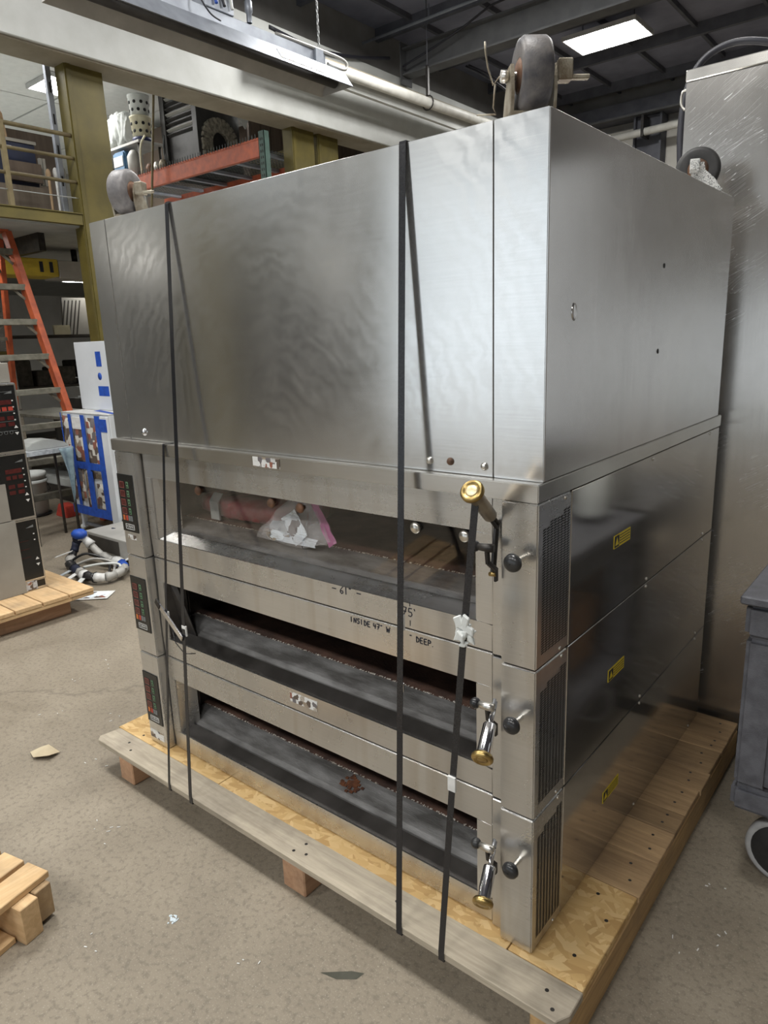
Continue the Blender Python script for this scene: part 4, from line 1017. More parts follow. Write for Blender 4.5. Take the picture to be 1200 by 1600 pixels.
bn = thing('work_bench', 'pale topped bench behind the ladder with a shelf below', 'bench', (-6.2,2.3,0))
MB().box(-7.6,2.16,.865,-5.60,2.75,.895).build('bench_top', M_TREAD, bn, .003, 1)
MB().box(-7.5,2.18,.42,-5.66,2.7,.45).build('lower_shelf', M_SHELFDK, bn)
for x in (-7.5,-5.64):
    for y in (2.19,2.70): MB().box(x-.025,y-.025,0,x+.025,y+.025,.864).build('leg', M_SHELFDK, bn)
cl = thing('folding_table', 'pale blue-edged tray table draped with a grey rounded pad', 'table', (-5.1,1.42,0))
MB().box(-5.28,1.18,.745,-4.98,1.58,.77).build('table_top', M_BWHITE, cl, .006, 1)
MB().box(-4.9795,1.18,.735,-4.974,1.58,.772).build('table_edge', M_FADEDBLUE, cl)
for x in (-5.25,-5.01):
    for y in (1.21,1.55): MB().cyl((x,y,0),(x,y,.744),.012,8).build('leg', M_SHELFDK, cl)
solo(MB().prism([(1.24,.7715),(1.245,.80),(1.28,.83),(1.36,.848),(1.46,.838),(1.54,.81),(1.57,.78),(1.57,.7715)], 'X', -5.26, -5.02), 'grey_pad', M_PALEGREY, 'rounded grey pad lying on the pale tray table', 'pad', (-5.15,1.4,.7715), bevel=.012)
rg = MB().grid(lambda u, v: Vector((-4.952+.012*math.sin(9*u), 1.45+.12*u*(1-.6*v)+.05*v, .768 - (.16+.30*math.sin(math.pi*u))*v)), 8, 10)
solo(rg, 'pale_blue_cloth', M_RAG, 'pale blue cloth hanging from the corner of the tray table', 'cloth', (-4.965,1.5,.3), solid=.006)
bk = thing('paint_bucket', 'white plastic bucket with a wire handle under the bench', 'bucket', (-6.2,1.72,.022))
bc = (-6.2,1.72,.022)
MB().lathe([(.001,.0),(.13,.0),(.15,.36),(.156,.36),(.156,.395),(.148,.395),(.14,.03),(.001,.03)], bc, (0,0,1), 28).build('pail', M_BUCKET, bk)
MB().lathe([(.157,.30),(.162,.305),(.162,.325),(.157,.33)], bc, (0,0,1), 28).build('rim_band', M_BUCKET, bk)
MB().tube([(bc[0]-.03,bc[1]-.16,.33),(bc[0]+.13,bc[1]-.13,.25),(bc[0]+.18,bc[1],.21),(bc[0]+.13,bc[1]+.13,.25),(bc[0]-.03,bc[1]+.16,.33)], .004, 6).build('wire_handle', M_BLACKMET, bk)
solo(MB().lathe([(.001,0),(.15,.0),(.16,.02),(.001,.0205)], (-6.2,1.72,0), (0,0,1), 20), 'dark_tray', M_BLACKPL, 'round dark tray under the white bucket', 'tray', (-6.2,1.72,0))
solo(MB().add([(-5.98,1.82,.0),(-5.76,1.82,.0),(-5.78,1.96,.0),(-5.96,1.96,.0),(-5.94,1.84,.12),(-5.80,1.84,.10),(-5.81,1.94,.10),(-5.93,1.94,.12)], [(3,2,1,0),(4,5,6,7),(0,1,5,4),(1,2,6,5),(2,3,7,6),(3,0,4,7)]), 'red_plastic_wedge', M_REDPL, 'small red plastic wedge on the floor by the bucket', 'wedge', (-5.87,1.89,0), bevel=.006)
st_ = thing('stone_block', 'low pale stone-coloured block on a dark base beneath the bench', 'block', (-6.5,2.4,0))
MB().box(-7.3,2.22,.0,-5.72,2.6,.16).build('base', M_BLACKMET, st_); MB().box(-7.33,2.20,.16,-5.70,2.62,.25).build('slab', M_PALEGREY, st_, .01, 2)
# dark racks of shelves with dim stock
def rack(x0, x1, y0, y1, zs, label):
    r_ = thing('storage_rack', label, 'shelf', ((x0+x1)/2,(y0+y1)/2,0), 'dark racks under the mezzanine')
    for z in zs: MB().box(x0,y0,z-.03,x1,y1,z).build('shelf', M_SHELFDK, r_)
    for x in (x0, x1):
        for y in (y0, y1): MB().box(x-.025,y-.025,0,x+.025,y+.025,zs[-1]+.4).build('upright', M_SHELFDK, r_)
    return r_
rack(-9.2,-8.6,2.4,5.2,(.45,1.10,1.74),'dark storage rack deep under the mezzanine, beyond the ladder')
rack(-9.2,-8.6,-1.5,2.2,(.45,1.10,1.74),'dark storage rack behind the orange ladder')
solo(MB().obox((-8.75,4.0,1.98),(.02,0,.0),(0,.42,0),(.03,0,.235)), 'grey_sheet', M_GREYBOARD, 'large grey sheet leaning on the rack shelf', 'sheet', (-8.75,4.0,1.741))
for k in range(5):
    solo(MB().obox((-8.68+.012*k,3.56+.045*k,1.96),(.006,0,0),(0,.007,0),(.0,.05,.218)), 'baking_frame', M_SHELFDK, 'thin dark frame, number %s of five standing left of the grey sheet' % ('one','two','three','four','five')[k], 'frame', (-8.68,3.56+.045*k,1.741), 'frames beside the grey sheet')
solo(MB().box(-8.66,4.02,1.7405,-8.60,4.44,1.84), 'white_tray', M_WHITE, 'low white tray at the front of the rack shelf', 'tray', (-8.63,4.2,1.7405), bevel=.004)
solo(MB().box(-8.62,3.36,1.7405,-8.58,3.58,1.86), 'cream_box', M_CREAM, 'small cream box at the end of the rack shelf', 'box', (-8.6,3.47,1.7405), bevel=.004)
solo(MB().tube(smooth_path([(-8.7,4.45,1.76),(-8.65,4.55,1.93),(-8.6,4.66,1.96),(-8.7,4.8,1.76)]), .02, 8), 'bent_pipe', M_GALVD, 'bent grey pipe on the rack shelf beside the yellow column', 'pipe', (-8.65,4.6,1.741))
for k in range(9):
    y = 2.5 + k*.29; h = random.uniform(.18,.4)
    solo(MB().box(-9.1,y,1.1005,-8.65,y+.24,1.1+h), 'stock_box', M_CLUTTER, 'dim stock box on the middle rack shelf, %s from the left' % ('first','second','third','fourth','fifth','sixth','seventh','eighth','last')[k], 'box', (-8.9,y+.12,1.1005), 'boxes on the middle rack shelf', bevel=.01)
wbk = thing('wire_basket', 'white wire basket holding cream cups behind the white panel', 'basket', (-7.6,3.2,1.0))
MB().box(-7.75,3.0,0,-7.3,3.5,.98).build('stand_plinth', M_SHELFDK, wbk)
bw = MB()
for k in range(12):
    y = 3.06+k*.03; bw.cyl((-7.34,y,1.0),(-7.34,y,1.22),.004,4)
for z in (1.0,1.11,1.22): bw.cyl((-7.34,3.05,z),(-7.34,3.41,z),.005,4).cyl((-7.6,3.05,z),(-7.34,3.05,z),.005,4)
bw.box(-7.6,3.05,.985,-7.34,3.41,.995)
bw.build('wires', M_BUCKET, wbk, weld=False)
for k in range(3):
    solo(MB().lathe([(.001,0),(.04,0),(.05,.30+.03*k),(.04,.31+.03*k),(.001,.31+.03*k)], (-7.45,3.12+k*.11,.9955), (0,0,1), 14), 'cup_stack', M_CREAM, 'stack of cream cups in the wire basket, %s' % ('shortest','middle height','tallest')[k], 'cup', (-7.45,3.12+k*.11,.9955), 'cups in the wire basket')
# stainless cupboard glimpsed through the ladder
sc = thing('steel_cupboard', 'dull stainless cupboard standing behind the orange ladder', 'cupboard', (-8.0,1.9,0))
MB().box(-8.45,1.2,0,-7.70,2.42,1.98).build('body', M_CAB, sc, .004, 1)
MB().box(-7.702,1.75,.95,-7.695,2.1,1.45).build('dark_opening', M_SLOT, sc)
MB().box(-7.70,1.3,1.5,-7.66,2.35,1.55).build('yellow_ledge', M_YELLOW, sc)
solo(MB().box(-8.2,1.45,1.9805,-7.75,2.02,2.24), 'kraft_carton', M_CARDBOARD, 'kraft carton on top of the stainless cupboard', 'box', (-8.0,1.7,1.9805), bevel=.003)
solo(MB().box(-7.69,1.40,1.5505,-7.672,1.95,1.74), 'yellow_folder', M_YELLOWB, 'yellow folder propped on the cupboard ledge', 'folder', (-7.68,1.6,1.5505))
# yellow hoist under the mezzanine
ho = thing('hoist_beam', 'short yellow hoist beam with black markings fixed under the mezzanine', 'beam', (-6.7,2.3,2.3))
MB().box(-6.95,1.6,2.262,-6.62,2.52,2.43).build('beam_body', M_YELLOWB, ho, .006, 1)
MB().box(-6.95,2.525,2.25,-6.62,3.1,2.42).build('grey_end', M_GALVD, ho, .004, 1)
for y in (2.33,2.43): MB().box(-6.621,y,2.30,-6.616,y+.035,2.40).build('black_mark', M_INK, ho)
MB().cyl((-6.8,1.8,2.43),(-6.8,1.8,2.5575),.03,8).cyl((-6.8,2.8,2.42),(-6.8,2.8,2.5575),.03,8).build('hanger', M_BLACKMET, ho)
solo(MB().box(-7.2,2.0,2.405,-5.9,2.06,2.5575), 'soffit_bar', M_BLACKMET, 'black bar running along the pale soffit', 'bar', (-6.5,2.03,2.5575))

# ------------------------------------------------------------------ mezzanine steelwork
def column(y, x=XM, label='', z1=3.83):
    c = thing('steel_column', label, 'column', (x, y+.17, 0), 'ochre columns along the mezzanine')
    MB().box(x-.15, y, 0, x-.02, y+.025, z1).box(x-.15, y+.315, 0, x-.02, y+.34, z1).build('flange', M_YELLOW, c, .002, 1, weld=False)
    MB().box(x-.10, y+.026, 0, x-.075, y+.314, z1).build('web', M_YELLOW, c)
    MB().box(x-.02, y, 0, x, y+.34, z1).build('face_plate', M_YELLOW, c, .002, 1)
    MB().box(x-.0, y+.01, 0, x+.01, y+.05, z1-.003).build('edge_strip', M_YELLOW, c)
    return c
c0 = column(2.17, label='ochre yellow steel column left of the oven, under the white beam')
column(-3.6, label='ochre yellow steel column behind the camera, front one of the row')
column(-6.4, label='ochre yellow steel column behind the camera, near the goods door')
ut = thing('strut_channel', 'galvanised strut channel clamped to the back of the ochre column', 'channel', (XM-.2,2.12,2.6))
MB().box(XM-.21,2.10,2.6,XM-.17,2.145,3.83).build('rail', M_GALV, ut, .002, 1)
for k in range(4): MB().box(XM-.169,2.115,2.9+k*.24,XM-.1685,2.13,2.98+k*.24).build('slot', M_SLOT, ut)
eb = thing('edge_beam', 'ochre yellow edge beam of the mezzanine under the railing', 'beam', (XM,-1,2.56))
MB().box(XM-.05,-9,2.57,XM,2.165,2.655).build('web', M_YELLOW, eb, .002, 1)
MB().box(XM-.06,-9,2.656,XM+.01,2.165,2.664).build('top_flange', M_YELLOW, eb)
rl = thing('railing', 'brown pipe railing along the mezzanine edge left of the column', 'railing', (XM,1.0,2.664))
for z, r_ in ((3.275,.017),(3.098,.014),(2.912,.014),(2.787,.004)):
    MB().cyl((XM-.025,-6,z),(XM-.025,2.165,z),r_,10).build('rail', M_RAIL if r_ > .01 else M_PALEGREY, rl)
for y in (1.595, .2, -1.2): MB().box(XM-.045,y-.018,2.664,XM-.005,y+.018,3.29).build('post', M_RAIL, rl, .002, 1)
# boards and goods behind the railing
solo(MB().box(XM-.40,.4,2.601,XM-.37,2.10,2.905), 'brown_board', M_KICK, 'wide brown board standing behind the railing', 'board', (XM-.385,1.25,2.601))
ct = thing('dark_crate', 'dark blue plastic crate with pale rim behind the railing', 'crate', (-6.0,1.95,2.601))
MB().box(-6.2,1.66,2.6065,-5.85,2.06,3.26).build('crate_body', M_DARKBLUE, ct, .006, 1)
MB().box(-6.21,1.65,3.26,-5.84,2.07,3.285).build('crate_rim', M_GREYBOARD, ct)
for y, z in ((1.78,3.02),(1.90,2.98),(1.72,3.08),(1.98,3.06)): MB().prism([(y-.02,z),(y+.02,z),(y,z+.05)], 'X', -5.849, -5.847).build('crate_print', M_GREYBTN, ct)
MB().box(-5.849,1.80,3.20,-5.846,1.86,3.225).build('crate_label', M_WHITE, ct)
solo(MB().box(-5.84,1.80,2.95,-5.80,2.07,3.10), 'dark_carton', M_PANELWOOD, 'dark brown carton in front of the blue crate', 'box', (-5.82,1.9,2.95))
for k, y in enumerate((2.075, 2.105)):
    solo(MB().box(-5.86,y,2.94,-5.83,y+.022,3.16), 'grey_binder', M_GREYBOARD, 'grey upright binder %s the blue crate' % ('touching','one step right of')[k], 'binder', (-5.85,y,2.94), 'binders by the crate')
solo(MB().add([(-6.0,1.80,3.30),(-5.98,1.90,3.30),(-5.98,1.885,3.50),(-6.0,1.86,3.56),(-6.01,1.80,3.52)], [(0,1,2,3,4)]), 'cardboard_flap', M_CARDBOARD, 'pale cardboard flap rising above the railing', 'cardboard', (-6.0,1.85,3.286), solid=.01)
solo(MB().box(-6.7,1.98,2.601,-6.35,2.55,3.50), 'brown_carton', M_PANELWOOD, 'large brown carton beyond the blue crate', 'box', (-6.5,2.3,2.601), bevel=.004)
for k, (y, z) in enumerate(((2.06,3.0),(2.125,3.02),(2.195,3.03))):
    solo(MB().ball((-5.68,y,z),.03,10,(1,.7,1.6)).cyl((-5.68,y,2.601),(-5.68,y,z-.03),.012,6), 'wrapped_bottle', M_WHITE if k else M_CARDBOARD, ('tan wrapped bottle beside the binders','white wrapped bottle next to the tan one','white wrapped bottle nearest the ochre column')[k], 'bottle', (-5.68,y,2.601), 'wrapped bottles by the column')
column(4.73, label='ochre yellow steel column with its head under the white beam, just left of the dark gap', z1=3.83)
column(5.13, label='second ochre yellow column close behind its twin beside the dark gap', z1=3.83)
# pallet rack with the orange beam and the goods on its wire deck
YO, ZD = 4.20, 3.60
rk = thing('pallet_rack', 'pallet rack with an orange beam, wire deck and green upright above the oven stand', 'rack', (-6.5, 4.8, 2.6))
MB().box(-8.6,YO,3.425,-5.36,YO+.05,ZD).build('beam', M_ORANGE, rk, .004, 1)
MB().box(-8.6,YO-.004,3.585,-5.36,YO+.06,ZD+.004).build('beam_lip', M_ORANGE, rk)
MB().box(-8.6,YO+1.05,3.425,-5.62,YO+1.10,ZD).build('beam', M_ORANGE, rk, .004, 1)
for y in (YO-.005,):
    u_ = MB().box(-5.358,y,2.6,-5.27,y+.006,3.66).box(-5.358,y,2.6,-5.352,y+.07,3.66).box(-5.276,y,2.6,-5.27,y+.07,3.66).build('upright', M_RACKGREEN, rk)
    sl = MB()
    for k in range(16): sl.box(-5.335,y-.0012,2.7+k*.058,-5.322,y-.0004,2.725+k*.058).box(-5.306,y-.0012,2.7+k*.058,-5.293,y-.0004,2.725+k*.058)
    sl.build('upright_slots', M_SLOT, u_, weld=False)['kind'] = 'stuff'
wd = MB()
for k in range(61): x = -8.55+k*.0485; wd.box(x-.0025,YO-.01,3.592,x+.0025,YO+1.11,3.597)
for k in range(22): y = YO+.02+k*.05; wd.box(-8.58,y-.0025,3.586,-5.60,y+.0025,3.591)
for k in range(66): x = -8.55+k*.0485; wd.box(x-.0025,YO-.012,3.597,x+.0025,YO-.006,3.64)
wd.build('wire_deck', M_WIRE, rk, weld=False)['kind'] = 'stuff'
for x in (-8.2,-7.7,-7.2,-6.7,-6.2,-5.70): MB().box(x-.03,YO+.06,3.55,x+.03,YO+1.04,3.584).build('deck_channel', M_GALV, rk)
ZD = 3.60
tbl = thing('small_table', 'grey metal table on the rack deck carrying the perforated buckets', 'table', (-7.9,4.5,ZD))
MB().box(-8.6,4.32,4.02,-7.68,4.70,4.05).build('table_top', M_GALVD, tbl, .003, 1)
for x in (-8.5,-7.74):
    for y in (4.36,4.66): MB().cyl((x,y,ZD),(x,y,4.019),.018,8).build('leg', M_SHELFDK, tbl)
bx_, by_ = -7.80, 4.46
def pbucket(z, label, mm):
    b = thing('perforated_bucket', label, 'bucket', (bx_,by_,z), 'perforated buckets in a stack')
    MB().lathe([(.001,0),(.110,0),(.128,.22),(.134,.222),(.134,.24),(.122,.24),(.105,.02),(.001,.02)], (bx_,by_,z), (0,0,1), 24).build('pail', mm, b)
    hl = MB()
    for rr_ in range(2):
        for k in range(9):
            a = 2*math.pi*(k+.5*rr_)/9; r0 = .1165 + rr_*.007; zz = z+.065+rr_*.085
            n = Vector((math.cos(a), math.sin(a), -.07)); hl.lathe([(.0001,.003),(.019,.0025),(.020,-.004)], Vector((bx_+math.cos(a)*r0,by_+math.sin(a)*r0,zz)), n, 10)
    hl.build('drain_hole', M_SLOT, b, weld=False)['kind'] = 'stuff'
solo(MB().lathe([(.001,0),(.115,0),(.12,.045),(.11,.048),(.001,.048)], (bx_,by_,4.0505), (0,0,1), 22), 'navy_tub', M_NAVY, 'navy blue tub under the perforated buckets', 'tub', (bx_,by_,4.0505))
pbucket(4.099, 'cream perforated bucket, lower of the stacked pair', M_CREAM)
pbucket(4.340, 'white perforated bucket, upper of the stacked pair', M_BUCKET)
solo(lump(-8.44,-8.02,4.36,4.62,4.0505,4.45,8,.25), 'plastic_sack', M_PALEGREY, 'crumpled pale plastic sack left of the perforated buckets', 'sack', (-8.05,4.5,4.0505))
mc = thing('teal_machine', 'small teal-blue machine on the rack deck below the bucket table', 'machine', (-8.1,4.35,ZD))
MB().box(-8.27,4.30,ZD+.001,-8.0,4.48,3.98).build('body', M_TEAL, mc, .02, 2)
MB().box(-8.24,4.292,3.8,-8.03,4.30,3.92).build('face', M_WHITE, mc, .003, 1)
solo(MB().lathe([(.001,0),(.08,0),(.085,.28),(.05,.34),(.03,.36),(.001,.36)], (-7.88,4.36,ZD+.001), (0,0,1), 16), 'steel_flask', M_GALVD, 'dull steel flask right of the teal machine', 'flask', (-7.88,4.36,ZD))
solo(MB().tube(smooth_path([(-7.60,4.27,ZD+.03),(-7.60,4.27,ZD+.2),(-7.56,4.27,ZD+.36),(-7.45,4.27,ZD+.44)]), .012, 6), 'bent_cable', M_CREAM, 'pale cable bending up from the rack deck below the buckets', 'cable', (-7.6,4.3,ZD))
for k, (x, r_) in enumerate(((-7.48,.06),(-7.34,.045),(-7.22,.05))):
    solo(MB().lathe([(.001,0),(r_,0),(r_,.09),(r_*.6,.13),(.001,.13)], (x,4.32,ZD+.001), (0,0,1), 14), 'metal_fitting', (M_RUSTYDISC, M_BOLT, M_FORK)[k], ('rust-brown round fitting on the rack deck','bright metal fitting on the rack deck','dirty zinc fitting on the rack deck')[k], 'fitting', (x,4.32,ZD), 'fittings along the orange beam')
solo(MB().cyl((-7.39,4.12,2.601),(-6.95,4.12,4.5),.014,8), 'thin_pipe', M_RAIL, 'thin slanting brown pipe in front of the perforated buckets', 'pipe', (-7.39,4.12,2.601))
wv = thing('dark_wardrobe', 'dark brown tall cabinet with a pale edge behind the plastic sack', 'cabinet', (-8.9,5.5,2.601))
MB().box(-9.3,5.45,2.601,-8.55,6.1,4.62).build('body', M_PANELWOOD, wv, .006, 1)
MB().box(-9.36,5.43,2.601,-9.31,5.5,4.6).build('pale_edge', M_GREYBOARD, wv)
pb_ = struct(MB().box(-13,6.6,2.601,-7.0,6.7,ZT).build('wall_rear', M_PANELWOOD), 'brown rear wall of the mezzanine')
lo = thing('louvred_oven', 'big dark louvred oven with a stone-arched mouth on the rack deck', 'oven', (-7.2,4.9,ZD))
x0, x1, y0, y1, z0, z1 = -7.52, -6.85, 4.62, 5.24, 3.70, 4.70
MB().box(x0,y0,z0,x1,y1,z1).build('body', M_DARKMETAL, lo, .006, 1)
MB().box(x0-.03,y0-.03,ZD,x1+.03,y1,z0-.001).build('plinth', M_DARKMETAL, lo, .004, 1)
for k in range(10):
    z = z0+.38+k*.058; MB().obox(((x0+x1)/2-.02,y0-.016,z),(.30,0,0),(0,.016,-.012),(0,.002,.004)).build('louvre', M_GALVD if k % 3 == 1 else M_DARKMETAL, lo)
MB().box(x0-.03,y0-.045,z0,x0+.06,y0+.02,z1+.02).build('corner_post', M_DARKMETAL, lo, .004, 1)
MB().box(x1-.07,y0-.045,z0,x1+.02,y0+.02,z1+.02).build('corner_post', M_DARKMETAL, lo, .004, 1)
yc, zc = 4.90, 3.93
for k in range(13):
    a = math.pi*(k/12)
    MB().obox((x1+.012, yc+.20*math.cos(a), zc+.21*math.sin(a)), (.035,0,0), (0,math.cos(a)*.082,math.sin(a)*.082), (0,-math.sin(a)*.030,math.cos(a)*.030)).build('stone', M_ROCK, lo, .010, 1)
for yy_ in (yc-.20, yc+.20):
    for zz in (3.78,3.87): MB().box(x1-.02,yy_-.08,zz-.042,x1+.05,yy_+.08,zz+.042).build('stone', M_ROCK, lo, .010, 1)
MB().prism([(yc-.115,3.72),(yc+.115,3.72),(yc+.115,3.95),(yc+.08,4.02),(yc,4.06),(yc-.08,4.02),(yc-.115,3.95)], 'X', x1+.0005, x1+.004).build('mouth', M_SLOT, lo)
MB().box(x1+.005,yc-.10,3.70,x1+.13,yc+.10,3.78).build('hearth_ledge', M_GALVD, lo, .004, 1)
MB().tube(smooth_path([(-7.5,y0-.05,4.1),(-7.52,y0-.06,3.9),(-7.45,y0-.06,3.72),(-7.3,y0-.06,3.66)]), .008, 6).build('power_cord', M_GREYBTN, lo)
solo(MB().prism([(5.20,4.50),(5.365,4.33),(5.29,4.16),(5.14,4.33)], 'X', -6.80, -6.78), 'diamond_plaque', M_BUCKET, 'pale diamond-shaped plaque hung on the brown panelling', 'plaque', (-6.79,5.25,4.16))
pw = struct(MB().box(-7.0,5.5,2.601,-6.96,9.6,ZT).build('wall_panelling', M_PANELWOOD), 'brown tongue and groove panelling beyond the louvred oven')
for k in range(22):
    y = 5.51+k*.18; MB().box(-6.959,y,2.601,-6.945,y+.172,ZT).build('plank', M_PANELWOOD, pw, .003, 1)
solo(MB().box(-6.94,5.45,3.62,-5.5,5.52,3.86), 'ochre_beam', M_YELLOW, 'short ochre beam running behind the rack to the twin columns', 'beam', (-6.2,5.48,3.62), bevel=.003)

# ------------------------------------------------------------------ lights, heater, pipes, girder
def light(x, y, z, lx, ly, label, st=M_LED, grp='ceiling light panels', nm='ceiling_light'):
    t = thing(nm, label, 'light', (x, y, z), grp)
    f = MB(); e = .018
    for b_ in ((x-lx/2,y-ly/2,x+lx/2,y-ly/2+e),(x-lx/2,y+ly/2-e,x+lx/2,y+ly/2),(x-lx/2,y-ly/2+e,x-lx/2+e,y+ly/2-e),(x+lx/2-e,y-ly/2+e,x+lx/2,y+ly/2-e)):
        f.box(b_[0],b_[1],z,b_[2],b_[3],z+.05)
    f.box(x-lx/2+e,y-ly/2+e,z+.03,x+lx/2-e,y+ly/2-e,z+.05)
    f.build('frame', M_FRAMEW, t)
    MB().quad((x-lx/2+e,y-ly/2+e,z+.012),(x-lx/2+e,y+ly/2-e,z+.012),(x+lx/2-e,y+ly/2-e,z+.012),(x+lx/2-e,y-ly/2+e,z+.012)).build('diffuser', st, t)
    for sx_ in (-1, 1): MB().cyl((x+sx_*lx*.35,y,z+.05),(x+sx_*lx*.35,y,ZC),.006,6).build('hanger', M_JOIST, t)
    return t
light(-3.27, 8.12, 5.0, .92, .62, 'bright rectangular light panel hanging under the dark roof beyond the oven')
k = 0
for x in (-3.4, -.6, 2.4):
    for y in (4.4, .0, -4.4):
        if x > 2 and y > -1: continue
        light(x, y, 5.0, 1.22, .62, 'bright light panel above the hall, %s row, %s from the goods door' % ({-3.4:'mezzanine side',-.6:'middle',2.4:'far side'}[x], {-4.4:'first',.0:'second',4.4:'third'}[y]))
light(-8.5, 3.86, ZT-.055, .62, .60, 'square light set in the tiled mezzanine ceiling left of the ochre column', M_LEDMEZZ, 'mezzanine lights', 'ceiling_light')
light(-10.2, 2.9, ZT-.055, 1.2, .6, 'light in the tiled mezzanine ceiling at the far left, half hidden by the goods', M_LEDMEZZ, 'mezzanine lights')
light(-7.2, 1.0, ZT-.055, 1.2, .6, 'added fill light in the tiled mezzanine ceiling straight above the dark crate', M_LEDMEZZ, 'mezzanine lights')  # unseen lamp added to lift the tile ceiling
light(-7.4, 5.6, ZT-.055, .6, .6, 'added fill light in the tiled mezzanine ceiling above the louvred oven', M_LEDMEZZ, 'mezzanine lights')  # another added lamp, there to brighten the tiles
for yq, wq in ((-6.2,'nearest the goods door'),(-3.2,'second from the goods door'),(-.6,'third from the goods door'),(1.3,'nearest the ladder')):
    q_ = thing('ceiling_light', 'added slim fill light under the mezzanine floor, ' + wq, 'light', (-6.3,yq,2.5), 'added fill lights under the mezzanine')  # unseen lamps added to light the bucket and the stand's dark reflections
    MB().box(-6.4,yq-.3,2.515,-6.2,yq+.3,2.5575).build('frame', M_FRAMEW, q_); MB().quad((-6.39,yq-.29,2.5135),(-6.39,yq+.29,2.5135),(-6.21,yq+.29,2.5135),(-6.21,yq-.29,2.5135)).build('diffuser', M_LEDFILL, q_)
lt_ = thing('ceiling_light', 'small lit panel deep under the mezzanine beside the column', 'light', (-8.7,3.95,2.42))
MB().box(-9.0,3.75,2.44,-8.45,4.25,2.5575).build('frame', M_FRAMEW, lt_)
MB().quad((-8.98,3.77,2.4385),(-8.98,4.23,2.4385),(-8.47,4.23,2.4385),(-8.47,3.77,2.4385)).build('diffuser', M_LEDMEZZ, lt_)

ht = thing('radiant_heater', 'long galvanised radiant heater with a reflector hood hung on chains', 'heater', (-3.85,2.6,3.6))
ya, yb_ = 1.30, 3.92
prof = [(-4.17,3.60),(-4.10,3.73),(-3.98,3.775),(-3.93,3.775),(-3.84,3.73),(-3.72,3.60),(-3.735,3.595),(-3.855,3.715),(-3.94,3.76),(-3.97,3.76),(-4.09,3.715),(-4.155,3.595)]
# the reflector: an open trough seen from below, bright outside, dull inside
ya, yb_ = 1.30, 3.74
out = [(-3.645,3.588),(-3.735,3.715),(-3.755,3.725),(-3.905,3.725),(-3.925,3.715),(-4.008,3.588)]
MB().quad(*[(x,ya,z) for x,z in (out[0],out[1])]+[(x,yb_,z) for x,z in (out[1],out[0])]).quad(*[(x,ya,z) for x,z in (out[1],out[4])]+[(x,yb_,z) for x,z in (out[4],out[1])]).quad(*[(x,ya,z) for x,z in (out[4],out[5])]+[(x,yb_,z) for x,z in (out[5],out[4])]).build('reflector_hood', M_GALV, ht, solid=.004)
inn = [(x+(.006 if x < -3.83 else -.006), z-.004) for x, z in (out[0],out[1],out[4],out[5])]
ib = MB()
for (xa,za),(xb,zb_) in zip(inn, inn[1:]): ib.quad((xa,ya,za),(xa,yb_-.003,za),(xb,yb_-.003,zb_),(xb,ya,zb_))
ib.build('reflector_lining', M_GALVD, ht)
for y in (ya, yb_): MB().quad(*[(x,y,z) for x,z in (out[0],out[1],out[4],out[5])]).build('end_cap', M_GALVD, ht, solid=.004)
MB().cyl((-3.83,ya+.02,3.655),(-3.83,yb_-.02,3.655),.045,12).build('burner_tube', M_DARKMETAL, ht)
MB().prism([(-3.90,3.728),(-3.90,3.82),(-3.79,3.82),(-3.79,3.728)], 'Y', ya, yb_-.16).build('burner_channel', M_GALV, ht, .003, 1)
MB().box(-3.79,yb_-.30,3.735,-3.765,yb_-.21,3.83).build('bracket', M_GALV, ht)
MB().quad((-3.660,2.95,3.617),(-3.660,3.45,3.617),(-3.712,3.45,3.690),(-3.712,2.95,3.690)).build('rating_label', M_RATING, ht, solid=.001)
MB().box(-3.92,2.36,3.822,-3.78,2.62,4.30).build('control_box', M_GALV, ht, .004, 1)
for y, mm in ((2.45,M_TAPE),(2.52,M_CABLE),(2.59,M_BUCKET)):
    MB().tube(smooth_path([(-3.772,y,4.25),(-3.765,y+.01,4.1),(-3.768,y-.01,3.95),(-3.76,y,3.85)]), .011, 6).build('wire_bundle', mm, ht)
MB().tube(smooth_path([(-3.77,2.30,3.90),(-3.72,2.28,3.82),(-3.70,2.34,3.74),(-3.72,2.44,3.73)]), .006, 6).build('gas_flex', M_CABLE, ht)
MB().lathe([(.02,0),(.02,.06),(.028,.07),(.028,.14),(.018,.15),(.018,.34)], (-3.80,2.78,3.83), (0,0,1), 12).build('gas_valve', M_GALV, ht)
MB().tube(smooth_path([(-3.80,yb_-.7,3.835),(-3.78,yb_-.1,3.835),(-3.78,yb_+.06,3.825),(-3.78,yb_+.09,3.79),(-3.78,yb_+.04,3.755),(-3.78,yb_-.15,3.755)]), .012, 8).build('gas_pipe', M_GALVD, ht)
ch = MB()
for k in range(34):
    z = 3.85+k*.043
    ch.tube([(-3.84+.008*math.cos(a)*(k % 2), 3.56+.008*math.cos(a)*((k+1) % 2), z+.026*math.sin(a)) for a in [i*math.pi/4 for i in range(9)]], .0035, 5, cap=False)
solo(ch, 'hanger_chain', M_CHAIN, 'pale link chain holding up the radiant heater end', 'chain', (-3.84,3.56,3.83), weld=False)
tb_ = thing('exhaust_tube', 'pair of long pale tubes running on from the heater along the white beam', 'tube', (-4.6,7,4.2))
MB().cyl((-4.58,4.2,4.13),(-4.58,10.1,4.235),.055,14).build('pipe', M_PIPEW, tb_)
MB().cyl((-4.80,4.2,4.26),(-4.80,10.1,4.35),.05,14).build('pipe', M_BEAMUNDER, tb_)
MB().box(-4.95,3.95,4.15,-4.90,10.1,4.34).build('reflector_strip', M_BEAMW, tb_)
